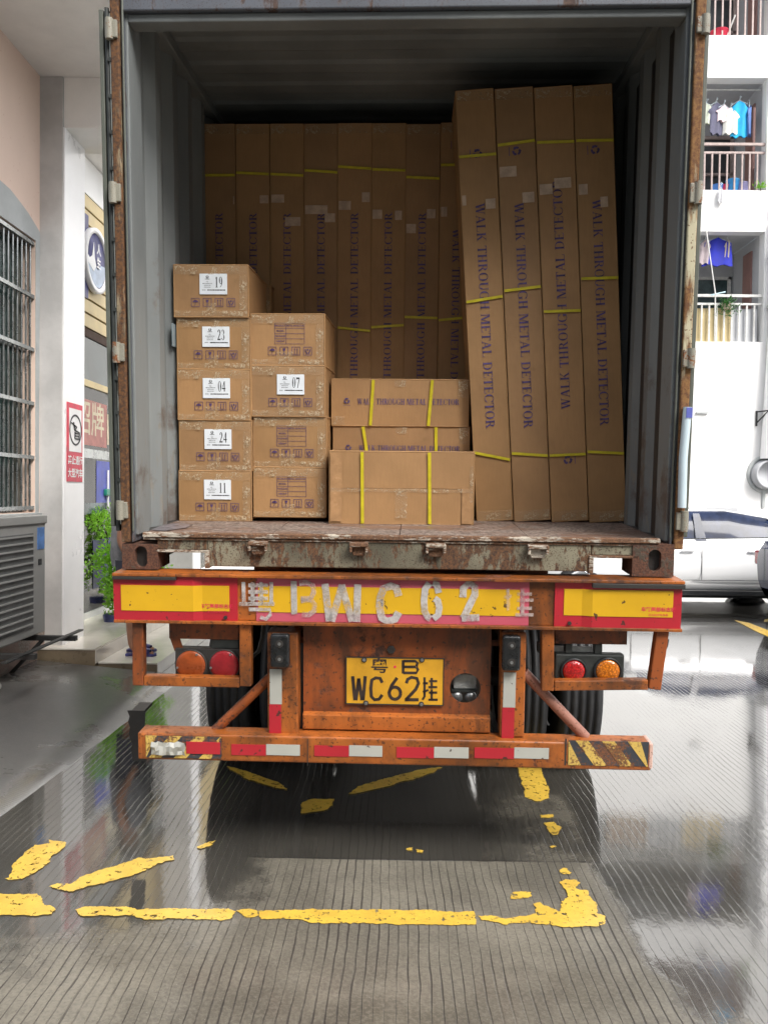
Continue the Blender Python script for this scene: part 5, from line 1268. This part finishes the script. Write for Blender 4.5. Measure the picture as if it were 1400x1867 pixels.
# platform and lower step, tiled
PZ, LZ = .245, .115
PX1, LX1 = -2.66, -2.12
yf = 7.28
m = MB(); m.box(-3.35, PX1, yf, 24, 0, PZ - .012); m.build('platform_core', M['tile_side'], bL)
yy = yf - .006
while yy < 20:
    xx = -3.38
    while xx < PX1 - .05:
        x2 = min(xx + .36, PX1 + .006); MB().box(xx, x2 - .003, yy, yy + .597, PZ - .012, PZ).build('floor_tile', M['tile_beige'], bL); xx += .36
    MB().box(PX1 + .0, PX1 + .008, yy, yy + .597, LZ + .001, PZ - .013).build('riser_tile', M['tile_beige'], bL); yy += .6
yf2 = yf + .05
m = MB(); m.box(PX1 + .009, LX1, yf2, 24, 0, LZ - .012); m.build('step_core', M['tile_side'], bL)
yy = yf2 - .006
while yy < 20:
    MB().box(PX1 + .009, LX1 + .006, yy, yy + .597, LZ - .012, LZ).build('floor_tile', M['tile_beige'], bL)
    MB().box(LX1 + .0005, LX1 + .008, yy, yy + .597, .002, LZ - .013).build('riser_tile', M['tile_beige'], bL); yy += .6

# air conditioner
ac = empty('air_conditioner', 'grey outdoor air conditioner unit with louvred fan grille under the barred window', 'air conditioner')
ax, ay0, ay1, az0, az1 = -2.93, 5.75, 6.86, .47, 1.44
MB().box(WX + .06, ax, ay0, ay1, az0, az1).build('casing', M['ac'], ac, .012)
MB().box(WX + .05, ax + .012, ay0 - .01, ay1 + .012, az1 - .06, az1 + .012).build('top_cover', M['ac'], ac, .008)
gy1 = 6.62; gy0 = 5.85
MB().box(ax + .0005, ax + .006, gy0, gy1, az0 + .07, az1 - .13).build('grille_recess', M['ac_dark'], ac, .04)
zz = az0 + .10
while zz < az1 - .15:
    MB().box(ax + .0065, ax + .018, gy0 + .02, gy1 - .015, zz, zz + .012).build('louvre', M['ac'], ac); zz += .055
MB().box(ax + .0005, ax + .004, 6.70, 6.83, az1 - .27, az1 - .09).build('sticker', plain('blue_sticker', (.08, .22, .55), .4, .2, 14), ac)
MB().box(ax + .0005, ax + .004, 6.72, 6.78, az1 - .40, az1 - .35).build('maker_plate', M['black_ink'], ac)
br = empty('ac_bracket', 'black steel wall bracket carrying the air conditioner', 'bracket')
for y in (5.95, 6.72):
    MB().box(WX, -2.62, y, y + .05, az0 - .055, az0 - .014).build('arm', M['bracket'], br, .003)
    MB().tube([(WX + .05, y + .02, -.0 + .12), (-2.9, y + .02, az0 - .05)], .018, 6).build('stay', M['bracket'], br)
MB().box(-2.70, -2.66, 5.6, 7.0, az0 - .013, az0 - .001).build('cross_rail', M['bracket'], br)
ow = MB().tube([(-3.12, 6.15, .16), (-3.06, 6.25, .22), (-3.0, 6.2, .16), (-2.96, 6.1, .17)], .018, 6).build('drain_hose', plain('white_hose', (.5, .5, .48), .4), None); tag(ow, 'short pale drain hose lying below the air conditioner', 'hose')

# ------------------------------------------------------------------ plants by the shop
def leaves(name, mat, n, cfun, size, seed, parent, asp=.5):
    rd = random.Random(seed); m = MB()
    for i in range(n):
        c, out = cfun(rd); d = (out + Vector((rd.uniform(-.8, .8), rd.uniform(-.8, .8), rd.uniform(-.6, .8)))).normalized(); s = size * rd.uniform(.6, 1.3)
        u = d * s; v = d.cross(Vector((rd.uniform(-1, 1), rd.uniform(-1, 1), rd.uniform(-1, 1)))).normalized() * s * asp; nn = u.cross(v).normalized() * s * .12
        m.add([c, c + u * .5 + v * .5 + nn, c + u, c + u * .5 - v * .5 + nn], [(0, 1, 2), (0, 2, 3)])
    return m.build(name, mat, parent)
def shrub(x, y, z0, z1, rw, label, seed, n=2600, mat='leaf'):
    root = empty('potted_shrub', label, 'shrub', loc=(x, y, z0))
    rd = random.Random(seed); H = z1 - z0
    MB().lathe([(0, .09), (.07, .10), (.08, .09), (.08, 0)], 20, 'z').build('pot', M['pot'], root)
    for k in range(5):
        a = rd.uniform(0, 6.28); MB().tube([(0, 0, .22), (.05 * math.cos(a), .05 * math.sin(a), H * .4), (.12 * math.cos(a), .12 * math.sin(a), H * .8)], .01, 6, rr=[.014, .010, .004]).build('stem', M['bark'], root)
    cl = [(Vector((rd.gauss(0, rw * .5), rd.gauss(0, rw * .55), H * (.10 + .86 * rd.random()))), rd.uniform(.06, .13)) for _ in range(34)]
    def cf(r):
        c, s = cl[r.randrange(34)]; o = Vector((r.gauss(0, 1), r.gauss(0, 1), r.gauss(0, 1))).normalized(); return c + o * s * r.random() ** .4, o
    f = leaves('foliage', M[mat], n, cf, .045, seed, root); f['kind'] = 'stuff'; return root
shrub(-3.05, 8.85, PZ, 1.56, .16, 'bright green bushy shrub with low pot beside the shop glass', 4, 3200)
shrub(-3.05, 10.3, PZ, 1.45, .17, 'green bushy shrub further along the shop glass, mostly hidden behind the trailer', 9, 2200)
# indoor broad-leaf plant behind the glass
root = empty('indoor_plant', 'broad leaved dark plant with stepped stand behind the shop glass', 'plant', loc=(-3.75, 9.15, .2))
rd = random.Random(12)
MB().lathe([(0, .12), (.25, .15), (.25, .12), (.2, 0)], 16, 'z').build('pot', M['pot'], root)
for k in range(13):
    a = rd.uniform(0, 6.28); L = rd.uniform(.35, .7); h = rd.uniform(.35, 1.0); d = Vector((math.cos(a), math.sin(a), 0)); m = MB(); n = 6; vs = []
    for i in range(n + 1):
        t = i / n; c = d * L * t + Vector((0, 0, .2 + h * (1 - (1 - t) ** 2) - .35 * t ** 3)); s = .075 * math.sin(math.pi * min(1, t + .04)) + .004; u = Vector((-d.y, d.x, 0)) * s; vs += [c - u, c + Vector((0, 0, -.012)), c + u]
    m.add(vs, [f for i in range(n) for f in ((3 * i, 3 * i + 1, 3 * i + 4, 3 * i + 3), (3 * i + 1, 3 * i + 2, 3 * i + 5, 3 * i + 4))], True); m.build('leaf', M['leaf' if k % 3 == 0 else 'leaf_d'], root)
st = empty('display_rack', 'white barred rack with green covers behind the shop glass', 'rack', loc=(-3.95, 9.3, .2))
for k in range(5): MB().box(-.05, .35, -.35 + .02 * k, -.33 + .02 * k + .35, .55 + .13 * k, .57 + .13 * k).build('shelf_bar', M['sign_white'], st)
for y in (-.36, .4): MB().box(-.05, -.02, y, y + .02, 0, 1.4).build('post', M['steel'], st)
MB().box(-.2, .3, -.4, .45, 1.15, 1.32).build('cover', M['green'], st, .05)

# white storage box seen through the left pocket, bright street beyond
ob = MB(); ob.box(-2.9, -1.95, 13.2, 14.0, .0, .86); ob.box(-2.93, -1.92, 13.17, 14.03, .861, .90); o = ob.build('white_cabinet', M['white_and_lit'], None, .01); tag(o, 'white box cabinet glimpsed through the left fork pocket under the container', 'cabinet')

# ------------------------------------------------------------------ RIGHT APARTMENT BUILDING
FY = 16.4
ap = empty('apartment_building', 'bright white apartment building with three stacked balconies', 'building')
def zpx(py): return (900 - py) * FY / 1500 + 1.66
def xpx(px): return (px - 720) * FY / 1500
BX0, BX1 = xpx(1100), xpx(1380)
ops = [(zpx(70), zpx(70) + 2.28), (zpx(347), zpx(147)), (zpx(619), zpx(421))]
ops[0] = (zpx(70) - .02, 13.0)
m = MB()
m.box(-12, BX0, FY, FY + .25, 0, 16); m.box(BX1, 24, FY, FY + .25, 0, 16)
zl = 0
for z0, z1 in sorted(ops): m.box(BX0, BX1, FY, FY + .25, zl, z0); zl = z1
m.box(BX0, BX1, FY, FY + .25, zl, 16); m.build('facade', M['white_wall'], ap)
for i, (z0, z1) in enumerate(sorted(ops)):
    MB().box(BX0, BX1, FY + .251, FY + 1.6, z0 - .12, z0 - .002).build('balcony_slab', M['white_wall'], ap)
    MB().box(BX0, BX1, FY + .251, FY + 1.6, z1 + .001, z1 + .1).build('balcony_ceiling', M['bal_wall'], ap)
    MB().box(BX1 + .001, BX1 + .1, FY + .251, FY + 1.6, z0, z1).build('balcony_side', M['bal_wall'], ap)
    MB().box(BX0 - .1, BX0 - .001, FY + .251, FY + 1.6, z0, z1).build('balcony_side', M['bal_wall'], ap)
    bwx = BX1 - .03
    MB().box(bwx, BX1, FY + 1.5, FY + 1.6, z0, z1).build('balcony_back', M['bal_wall'], ap)
    MB().box(BX0, bwx - .001, FY + 1.5, FY + 1.6, z1 - .5, z1).build('balcony_back', M['bal_wall'], ap)
    wn = MB().box(BX0, bwx - .001, FY + 1.52, FY + 1.58, z0, z1 - .501).build('balcony_window', M['dark_room'] if i else M['bal_glass'], ap)
    fr = MB()
    for xx in (bwx - .09, bwx - 1.0, bwx - 1.9): fr.box(xx, xx + .06, FY + 1.46, FY + 1.515, z0, z1 - .5)
    fr.box(BX0, bwx - .03, FY + 1.46, FY + 1.514, z1 - .56, z1 - .50); fr.box(BX0, bwx - .03, FY + 1.46, FY + 1.513, z0 + .85, z0 + .90); fr.build('frame', M['rail_w'] if not i else M['rail'], wn)
    MB().box(BX1 - .03, BX1 - .001, FY + .55, FY + .95, z0, z0 + 1.95).build('side_door', M['pinkdoor'], ap)
    # railing
    rl = empty('balcony_railing', ['white railing of the lowest balcony, backed by old boards', 'brown railing of the middle balcony, basins behind it', 'brown railing of the top balcony, cut by the frame'][i], 'railing', group='railings of the apartment balconies')
    mt = M['rail_w'] if i == 0 else M['rail']; top = z0 + .90
    MB().box(BX0, BX1 - .002, FY + .06, FY + .11, top, top + .05).build('top_rail', mt, rl); MB().box(BX0, BX1 - .002, FY + .065, FY + .105, top - .16, top - .12).build('top_rail', mt, rl)
    xx = BX1 - .16
    while xx > BX0: MB().box(xx, xx + .03, FY + .07, FY + .10, z0, top - .161).build('baluster', mt, rl); xx -= .148
    if i == 0:
        xx = BX1 - .05
        while xx > BX0 + .3:
            wd = random.uniform(.3, .5); MB().box(xx - wd, xx - .01, FY + .14, FY + .16, z0 + .01, top - .19 + random.uniform(-.03, .02)).build('board', [M['board'], M['slat'], M['bal_wall']][int(xx * 7) % 3], rl); xx -= wd
# clothes on hangers
def garment(x, z, w_, h, mat, label, kind='shirt', par_group='clothes drying on the balconies', y=FY + .30, rot=0.):
    root = empty('hanging_garment', label, 'clothing', group=par_group, loc=(x, y, z))
    root.rotation_euler[2] = rot
    MB().tube([(0, 0, .12), (.015, 0, .14), (.03, 0, .12), (.0, 0, .08), (0, 0, .05)], .006, 5).build('hook', plainc('pale_hanger', (.6, .7, .75)), root)
    MB().tube([(-w_ * .36, 0, -.03), (0, 0, .05), (w_ * .36, 0, -.03)], .007, 5).build('hanger', plainc('pale_hanger', (.6, .7, .75)), root)
    m = MB(); nx, nz = 10, 10; vs = []; rd = random.Random(len(label) * 7)
    ph = rd.uniform(0, 6)
    for s in (-1, 1):
        for j in range(nz + 1):
            t = j / nz
            for i in range(nx + 1):
                u = i / nx * 2 - 1
                hw = w_ / 2 * (.62 + .38 * min(1, t * 6)) if t < .28 else w_ / 2 * (.72 + .1 * t)
                if kind == 'shorts': hw = w_ / 2 * (.85 + .15 * t)
                zz = .04 - .10 * abs(u) * (1 - t) - h * t + (.02 * math.sin(u * 7 + ph) if j == nz else 0)
                vs.append((u * hw, s * (.022 * (1 - u * u) + .006) + .018 * math.sin(u * 6 + ph + t * 2), zz))
    for s in range(2):
        o = s * (nx + 1) * (nz + 1); f = [(o + j * (nx + 1) + i, o + j * (nx + 1) + i + 1, o + (j + 1) * (nx + 1) + i + 1, o + (j + 1) * (nx + 1) + i) for j in range(nz) for i in range(nx)]
        m.add([] if s else vs, [x if s else x[::-1] for x in f], True) if s == 0 else (m.f.extend(f), m.sm.extend([True] * len(f)))
    m.build('cloth', mat, root); return root
_pc = {}
def plainc(name, c, **k):
    if name not in _pc: _pc[name] = plain(name, c, .75, .12, 6)
    return _pc[name]
z2 = ops[1][1]; pole_z = zpx(170)
o = MB().tube([(BX0, FY + .30, pole_z + .16), (BX1 - .01, FY + .30, pole_z + .16)], .014, 8).build('clothes_pole', M['rail_w']); tag(o, 'thin pole carrying the washing on the middle balcony', 'pole')
cl = [(1281, 182, .35, .42, (.62, .66, .55), 'pale top at the left end of the washing, half hidden by the door'), (1299, 180, .38, .64, (.10, .10, .16), 'dark blue-grey dress hanging beside the pale pink top'),
      (1313, 184, .36, .34, (.78, .62, .66), 'pale pink top hanging between the dark dress and white shirt'), (1325, 190, .36, .52, (.76, .76, .70), 'white shirt hanging beside the bright blue shirt'),
      (1341, 177, .42, .72, (.02, .42, .78), 'bright cyan blue long shirt on the middle balcony'), (1359, 184, .20, .62, (.12, .22, .52), 'narrow blue garment at the right end of the washing')]
for px, py, w_, h, c, lab in cl: garment(xpx(px), zpx(py) - .02, w_, h, plainc('cloth_%d' % px, c), lab, rot=.3 if px in (1299, 1313) else (1.1 if px == 1359 else -.1))
garment(xpx(1306), zpx(428), .62, .55, plainc('royal_blue_cloth', (.02, .03, .42)), 'royal blue cloth hanging in the lowest balcony', 'shorts')
garment(xpx(1284), zpx(430), .30, .50, plainc('pale_grey_cloth', (.45, .38, .40)), 'greyish pink cloth hanging left of the royal blue one')
garment(xpx(1324), zpx(430), .16, .38, plainc('beige_cloth', (.48, .40, .32)), 'small beige cloth hanging right of the royal blue one')
o = MB().tube([(BX0, FY + .30, zpx(424) + .13), (BX1 - .01, FY + .30, zpx(424) + .13)], .012, 8).build('clothes_pole', M['rail_w']); tag(o, 'thin pole carrying the washing on the lowest balcony', 'pole')
o = MB().tube([(xpx(1366), FY + .25, zpx(300)), (xpx(1366), FY + .25, zpx(190))], .03, 8).build('standing_pipe', M['pinkdoor']); tag(o, 'brown pipe standing at the right of the middle balcony', 'pipe')
# basins
def basin(px, py, r, c, lab, h=.16, tilt=0):
    x, z = xpx(px), zpx(py)
    root = empty('plastic_basin', lab, 'basin', group='basins and buckets on the balconies', loc=(x, FY + .22, z)); root.rotation_euler[0] = tilt
    MB().lathe([(0, 0), (0, r * .7), (h, r), (h + .01, r + .012), (h + .012, r - .004), (h, r - .012), (.01, r * .66), (.01, 0)], 24, 'z').build('bowl', plainc('plastic_%d' % px, c), root)
    MB().tube([(r * math.cos(a), r * math.sin(a), h + .008) for a in [k * math.pi / 8 for k in range(17)]], .008, 5, False).build('rim', plainc('plastic_%d' % px, c), root)
basin(1299, 70, .165, (.72, .04, .09), 'red plastic basin on the top balcony ledge')
basin(1301, 347, .11, (.08, .25, .68), 'blue tub behind the middle balcony rail, left of the pink one'); basin(1313, 347, .08, (.75, .06, .16), 'small pink-red basin between the blue tubs'); basin(1328, 347, .13, (.05, .35, .75), 'large blue basin with white front on the middle balcony', .26); basin(1348, 347, .11, (.42, .40, .68), 'pale lilac bucket at the right of the blue basins', .2)
garment(xpx(1297), zpx(348), .14, .3, plainc('white_spotted_cloth', (.7, .7, .72)), 'small white patterned cloth hanging over the middle balcony edge', y=FY - .06)
# props, broom, sticks on the balconies
o = MB().tube([(xpx(1272), FY - .05, zpx(415)), (xpx(1289), FY - .12, zpx(535)), (xpx(1289), FY - .12, zpx(620))], .012, 6).build('white_stick', M['rail_w']); tag(o, 'long thin white stick leaning against the lowest balcony', 'stick')
o = MB().tube([(xpx(1284), FY - .03, zpx(536)), (xpx(1310), FY - .03, zpx(530))], .014, 6).build('mop_handle', plainc('pale_blue', (.5, .68, .75))); tag(o, 'pale blue mop handle lying on the lowest balcony rail', 'mop')
o = MB().tube([(xpx(1315), FY + .3, zpx(60)), (xpx(1337), FY + .5, zpx(10))], .018, 6).build('white_stick', M['rail_w']); tag(o, 'white stick leaning on the top balcony rail', 'stick')
fern = empty('balcony_plant', 'small green plant hanging over the lowest balcony rail', 'plant', loc=(xpx(1315), FY + .04, zpx(548)))
f = leaves('foliage', M['leaf_d'], 130, lambda r: (Vector((r.gauss(0, .10), -.03 + r.gauss(0, .03), -abs(r.gauss(0, .16)) + .06)), Vector((r.gauss(0, 1), -.3, .4)).normalized()), .09, 3, fern, .25); f['kind'] = 'stuff'
MB().box(-.08, .08, -.02, .06, -.12, 0).build('planter', M['board'], fern)
fern2 = empty('balcony_plant', 'small weed growing at the right corner of the middle balcony', 'plant', loc=(xpx(1370), FY + .0, zpx(346)))
f = leaves('foliage', M['leaf'], 60, lambda r: (Vector((r.gauss(0, .06), -.02, abs(r.gauss(0, .05)))), Vector((r.gauss(0, 1), -.3, .6)).normalized()), .07, 8, fern2, .25); MB().tube([(0, 0, -.02), (0, 0, .05)], .008, 5).build('stem', M['bark'], fern2)
# drain pipes, duct and brackets on the facade
dp = empty('drain_pipe', 'white drainpipe down the facade at the right edge', 'pipe')
px_ = xpx(1396)
MB().tube([(px_ + .02, FY - .12, zpx(400)), (px_, FY - .12, zpx(640)), (px_ - .05, FY - .12, zpx(830))], .13, 16, rr=[.10, .13, .17]).build('pipe', M['white_and_lit'], dp)
for py in (470, 560, 740): MB().tube([(px_ + .0, FY - .12, zpx(py)), (px_, FY - .12, zpx(py) + .05)], .15, 16).build('pipe_collar', M['grey_plaster'], dp)
for px, py in ((1387, 375), (1371, 745)):
    b = MB(); x = xpx(px); z = zpx(py); b.box(x - .015, x + .015, FY - .03, FY - .001, z - .28, z + .02); b.tube([(x, FY - .02, z - .22), (x + .14, FY - .22, z)], .014, 6); b.tube([(x, FY - .02, z), (x + .16, FY - .25, z + .01)], .014, 6)
    o = b.build('wall_bracket', M['bracket']); tag(o, 'rusty bracket on the white wall beside the ' + ('middle balcony' if py < 500 else 'drainpipe foot'), 'bracket')
ex = empty('round_vent', 'round grey vent hood on the white wall under the drainpipe', 'vent', loc=(xpx(1390), FY - .001, zpx(858)))
MB().lathe([(0, .38), (-.02, .37), (-.03, .33), (0, .3)], 30, 'y').build('mortar_ring', M['grey_plaster'], ex); MB().lathe([(0, .30), (-.22, .28), (-.23, .25), (-.05, .24), (-.05, 0)], 30, 'y').build('hood', M['bal_wall'], ex)
o = MB().box(xpx(1384), xpx(1389), FY - .03, FY - .002, zpx(918), zpx(885)).build('wall_stub', M['grey_plaster']); tag(o, 'short grey pipe stub below the round vent', 'pipe')
o = MB().box(xpx(1262), xpx(1283), FY - .05, FY - .002, zpx(749), zpx(746)).build('wall_ledge', M['grey_plaster']); tag(o, 'tiny ledge on the white wall beside the container door', 'ledge')
o = MB().box(1.5, xpx(1338), FY - .09, FY - .002, zpx(926), zpx(919)).build('low_coping', M['bal_wall']); tag(o, 'low grey coping on the white wall behind the white car', 'ledge')

# ------------------------------------------------------------------ CARS
def car(x0, y, label, paint, flip=1, L=4.6):
    root = empty('parked_car', label, 'car', loc=(x0, y, 0)); root.rotation_euler[2] = 0 if flip > 0 else math.pi
    W = .88
    # stations from rear (x = L) to front (x = 0): (x, z sill, z belt, half width belt)
    st = [(0, .42, .66, .55), (.12, .26, .74, .74), (.55, .24, .86, .84), (1.05, .24, .94, W), (1.6, .24, .99, W), (2.4, .24, 1.02, W), (3.3, .24, 1.04, W), (4.0, .25, 1.06, .88), (4.45, .28, 1.05, .84), (4.6, .42, .95, .66)]
    m = MB(); rows = []
    for x, zs, zb, hw in st:
        x = x * L / 4.6
        pr = [(hw * .86, zs), (hw * .97, zs + .10), (hw * 1.02, zs + .28 * 1), (hw * 1.03, (zs + zb) / 2 + .08), (hw * .99, zb - .07), (hw * .90, zb)]
        rows.append([(x, -a, b) for a, b in pr] + [(x, 0, zb + .03)] + [(x, a, b) for a, b in pr[::-1]])
    n = len(rows[0]); m.add([p for r_ in rows for p in r_], [(i * n + k, i * n + k + 1, (i + 1) * n + k + 1, (i + 1) * n + k) for i in range(len(rows) - 1) for k in range(n - 1)] , True)
    m.add(rows[0], [tuple(range(n))[::-1]]); m.add(rows[-1], [tuple(range(n))])
    m.build('body', paint, root)
    MB().box(.3, L - .3, -W * .8, W * .8, .12, .30).build('underbody', M['cartrim'], root)
    MB().box(1.0, L - 1.0, -W * .93, W * .93, .17, .25).build('sill', M['cartrim'], root, .01)
    gs = [(1.25, 1.0, .80), (1.9, 1.36, .66), (2.3, 1.45, .62), (3.0, 1.46, .62), (3.6, 1.36, .64), (4.2, 1.08, .74)]
    m = MB(); rows = []
    for x, z, hw in gs:
        x *= L / 4.6
        rows.append([(x, -.80, .99), (x, -(hw + .80) / 2 - .01, (z + 1.0) / 2), (x, -hw, z - .03), (x, -hw * .8, z), (x, hw * .8, z), (x, hw, z - .03), (x, (hw + .8) / 2 + .01, (z + 1.0) / 2), (x, .80, .99)])
    n = 8; m.add([p for r_ in rows for p in r_], [(i * n + k, i * n + k + 1, (i + 1) * n + k + 1, (i + 1) * n + k) for i in range(len(rows) - 1) for k in range(n - 1)], True); m.build('glasshouse', M['carglass'], root)
    rf = MB(); rw = [(x * L / 4.6, z, hw) for x, z, hw in gs[1:5]]
    rf.add([p for x, z, hw in rw for p in ((x, -hw - .006, z - .045), (x, -hw * .8, z + .008), (x, hw * .8, z + .008), (x, hw + .006, z - .045))], [(i * 4 + k, i * 4 + k + 1, (i + 1) * 4 + k + 1, (i + 1) * 4 + k) for i in range(3) for k in range(3)], True); rf.build('roof', paint, root)
    for s in (-1, 1):
        for (xa, za, wa), (xb, zb, wb) in ((gs[0], gs[1]), (gs[4], gs[5])):
            MB().tube([(xa * L / 4.6, s * (wa + .01), za), (xb * L / 4.6, s * (wb + .01), zb)], .035, 8).build('pillar', paint, root)
        pm = MB(); pm.add([(2.60, s * .83, 1.0), (2.76, s * .83, 1.0), (2.70, s * .665, 1.41), (2.60, s * .665, 1.41)], [(0, 1, 2, 3) if s < 0 else (3, 2, 1, 0)]); pm.build('pillar', M['carglass'], root)
        MB().tube([(.9, s * .885, .97), (2.4, s * .90, 1.03), (L - .7, s * .87, 1.07)], .008, 6).build('window_trim', M['cartrim'], root)
        for xx in (1.62, 2.66, 3.62): MB().box(xx, xx + .008, s * .905, s * .9115, .42, .98).build('door_gap', M['cartrim'], root)
        MB().box(1.62, 3.62, s * .893, s * .900, .405, .413).build('door_gap', M['cartrim'], root)
        for xx in (2.35, 3.35): MB().box(xx, xx + .2, s * .905, s * .935, .84, .87).build('door_handle', paint, root, .008)
        MB().box(1.5, 1.68, s * .92, s * 1.06, .98, 1.11).build('mirror', paint, root, .03)
        for xx in (.85, L - .74):
            a = MB(); a.lathe([(-.11, .2), (-.11, .29), (-.09, .325), (.09, .325), (.11, .29), (.11, .2)], 32, 'y', (xx, s * .78, .325)); w_ = a.build('wheel', M['rubber'], root)
            MB().lathe([(s * .112, .0), (s * .112, .05), (s * .09, .1), (s * .11, .2), (s * .115, .21), (0, .21)], 24, 'y', (xx, s * .78, .325)).build('rim', M['alloy'], w_)
            MB().lathe([(-.05, .37), (.128, .37), (.128, .34), (-.05, .34)], 32, 'y', (xx, s * .78, .33)).build('wheel_arch', M['cartrim'], root)
        MB().box(L - .28, L - .005, s * .60, s * .80, .72, .92).build('tail_light', M['redl'], root, .03); MB().box(.06, .4, s * .52, s * .78, .62, .74).build('headlight', M['clear_lamp'], root, .03)
    return root
car(1.95, 13.3, 'white sedan parked side-on before the white apartment building', M['carwhite'], 1, 4.8)
c = car(9.48, 10.9, 'dark blue car at the right edge with red tail light', M['cardark'], -1, 4.4)

# ------------------------------------------------------------------ PERSON on the lower step (only legs and slippers show)
def person(loc, rz):
    root = empty('person', 'person on the tiled step, bare brown lower legs in blue slippers behind the trailer', 'person', loc=loc); root.rotation_euler[2] = rz
    V = [(0, 0, .86), (0, 0, 1.02), (0, 0, 1.20), (.0, 0, 1.36), (0, 0, 1.43), (.01, 0, 1.56), (.015, 0, 1.64),
         (.0, .09, .82), (.01, .10, .46), (-.01, .10, .09), (0, -.09, .82), (.03, -.10, .46), (.05, -.10, .09),
         (0, .17, 1.34), (-.02, .22, 1.08), (.08, .20, .86), (0, -.17, 1.34), (-.02, -.22, 1.08), (.08, -.20, .86), (.13, .19, .79), (.13, -.19, .79),
         (.06, .105, .035), (.15, .11, .03), (.12, -.105, .035), (.21, -.11, .03)]
    Rr = [.13, .125, .14, .10, .055, .085, .075, .085, .058, .038, .085, .058, .038, .055, .042, .03, .055, .042, .03, .035, .035, .036, .03, .036, .03]
    E_ = [(0, 1), (1, 2), (2, 3), (3, 4), (4, 5), (5, 6), (0, 7), (7, 8), (8, 9), (0, 10), (10, 11), (11, 12), (3, 13), (13, 14), (14, 15), (3, 16), (16, 17), (17, 18), (15, 19), (18, 20), (9, 21), (21, 22), (12, 23), (23, 24)]
    me = bpy.data.meshes.new('body'); me.from_pydata(V, E_, []); o = bpy.data.objects.new('body', me); COL.objects.link(o); o.parent = root
    me.materials.append(M['skin'])
    sk = o.modifiers.new('skin', 'SKIN'); ss = o.modifiers.new('sub', 'SUBSURF'); ss.levels = ss.render_levels = 2
    for v, r_ in zip(me.skin_vertices[0].data, Rr): v.radius = (r_, r_)
    me.skin_vertices[0].data[0].use_root = True
    dg = bpy.context.evaluated_depsgraph_get(); dg.update(); nm = bpy.data.meshes.new_from_object(o.evaluated_get(dg)); o.modifiers.clear(); o.data = nm; nm.materials.clear(); nm.materials.append(M['skin'])
    for p in nm.polygons: p.use_smooth = True
    # clothes
    MB().lathe([(0, .17), (.1, .185), (.3, .175), (.52, .16), (.60, .09), (.60, .07)], 24, 'z', (0, 0, .84)).build('shirt', M['cloth_grey'], root)
    for y, dx in ((.095, 0), (-.095, .015)): MB().lathe([(0, .105), (.2, .11), (.38, .125)], 18, 'z', (dx, y, .52)).build('shorts', M['cloth_dark'], root)
    MB().lathe([(-.02, .10), (.05, .098), (.10, .07), (.125, 0)], 18, 'z', (.0, 0, 1.59)).build('hair', M['hair'], root)
    for y, dx in ((.107, .0), (-.107, .06)):
        sl = MB(); sl.prism([(dx - .06, y - .038), (dx + .02, y - .042), (dx + .12, y - .052), (dx + .20, y - .045), (dx + .225, y), (dx + .20, y + .045), (dx + .12, y + .052), (dx + .02, y + .042), (dx - .06, y + .038)], 0, .024, 'z'); so_ = sl.build('slipper', M['slipper'], root, .004)
        m = MB(); n = 9; vs = []
        for i in range(n):
            a = math.pi * i / (n - 1); vs += [(dx + .07, y + .055 * math.cos(a), .02 + .062 * math.sin(a)), (dx + .165, y + .052 * math.cos(a), .02 + .038 * math.sin(a))]
        m.add(vs, [(2 * i, 2 * i + 1, 2 * i + 3, 2 * i + 2) for i in range(n - 1)], True); st_ = m.build('strap', M['slipper'], so_); md = st_.modifiers.new('s', 'SOLIDIFY'); md.thickness = .005
        for k in range(5): MB().tube([(dx + .17, y - .032 + .016 * k, .03), (dx + .205 - .006 * k, y - .034 + .016 * k, .028)], .0085, 6).build('toe', M['skin'], so_)
person((-2.50, 7.75, LZ + .001), 0)

# ------------------------------------------------------------------ building behind the camera, reflected in car glass and puddles
bb = empty('rear_block', 'tall grey block closing the street behind the viewer', 'building')
MB().box(-16, 26, -16.5, -13, 0, 15).build('facade', plain('grey_block_render', (.42, .42, .41), .85, .06, 1), bb)
for i in range(9):
    for j in range(4):
        f = MB().box(-13 + i * 3.6, -11.2 + i * 3.6, -12.998, -12.97, 1.8 + j * 3.1, 3.2 + j * 3.1).build('window', M['win_dark'], bb)
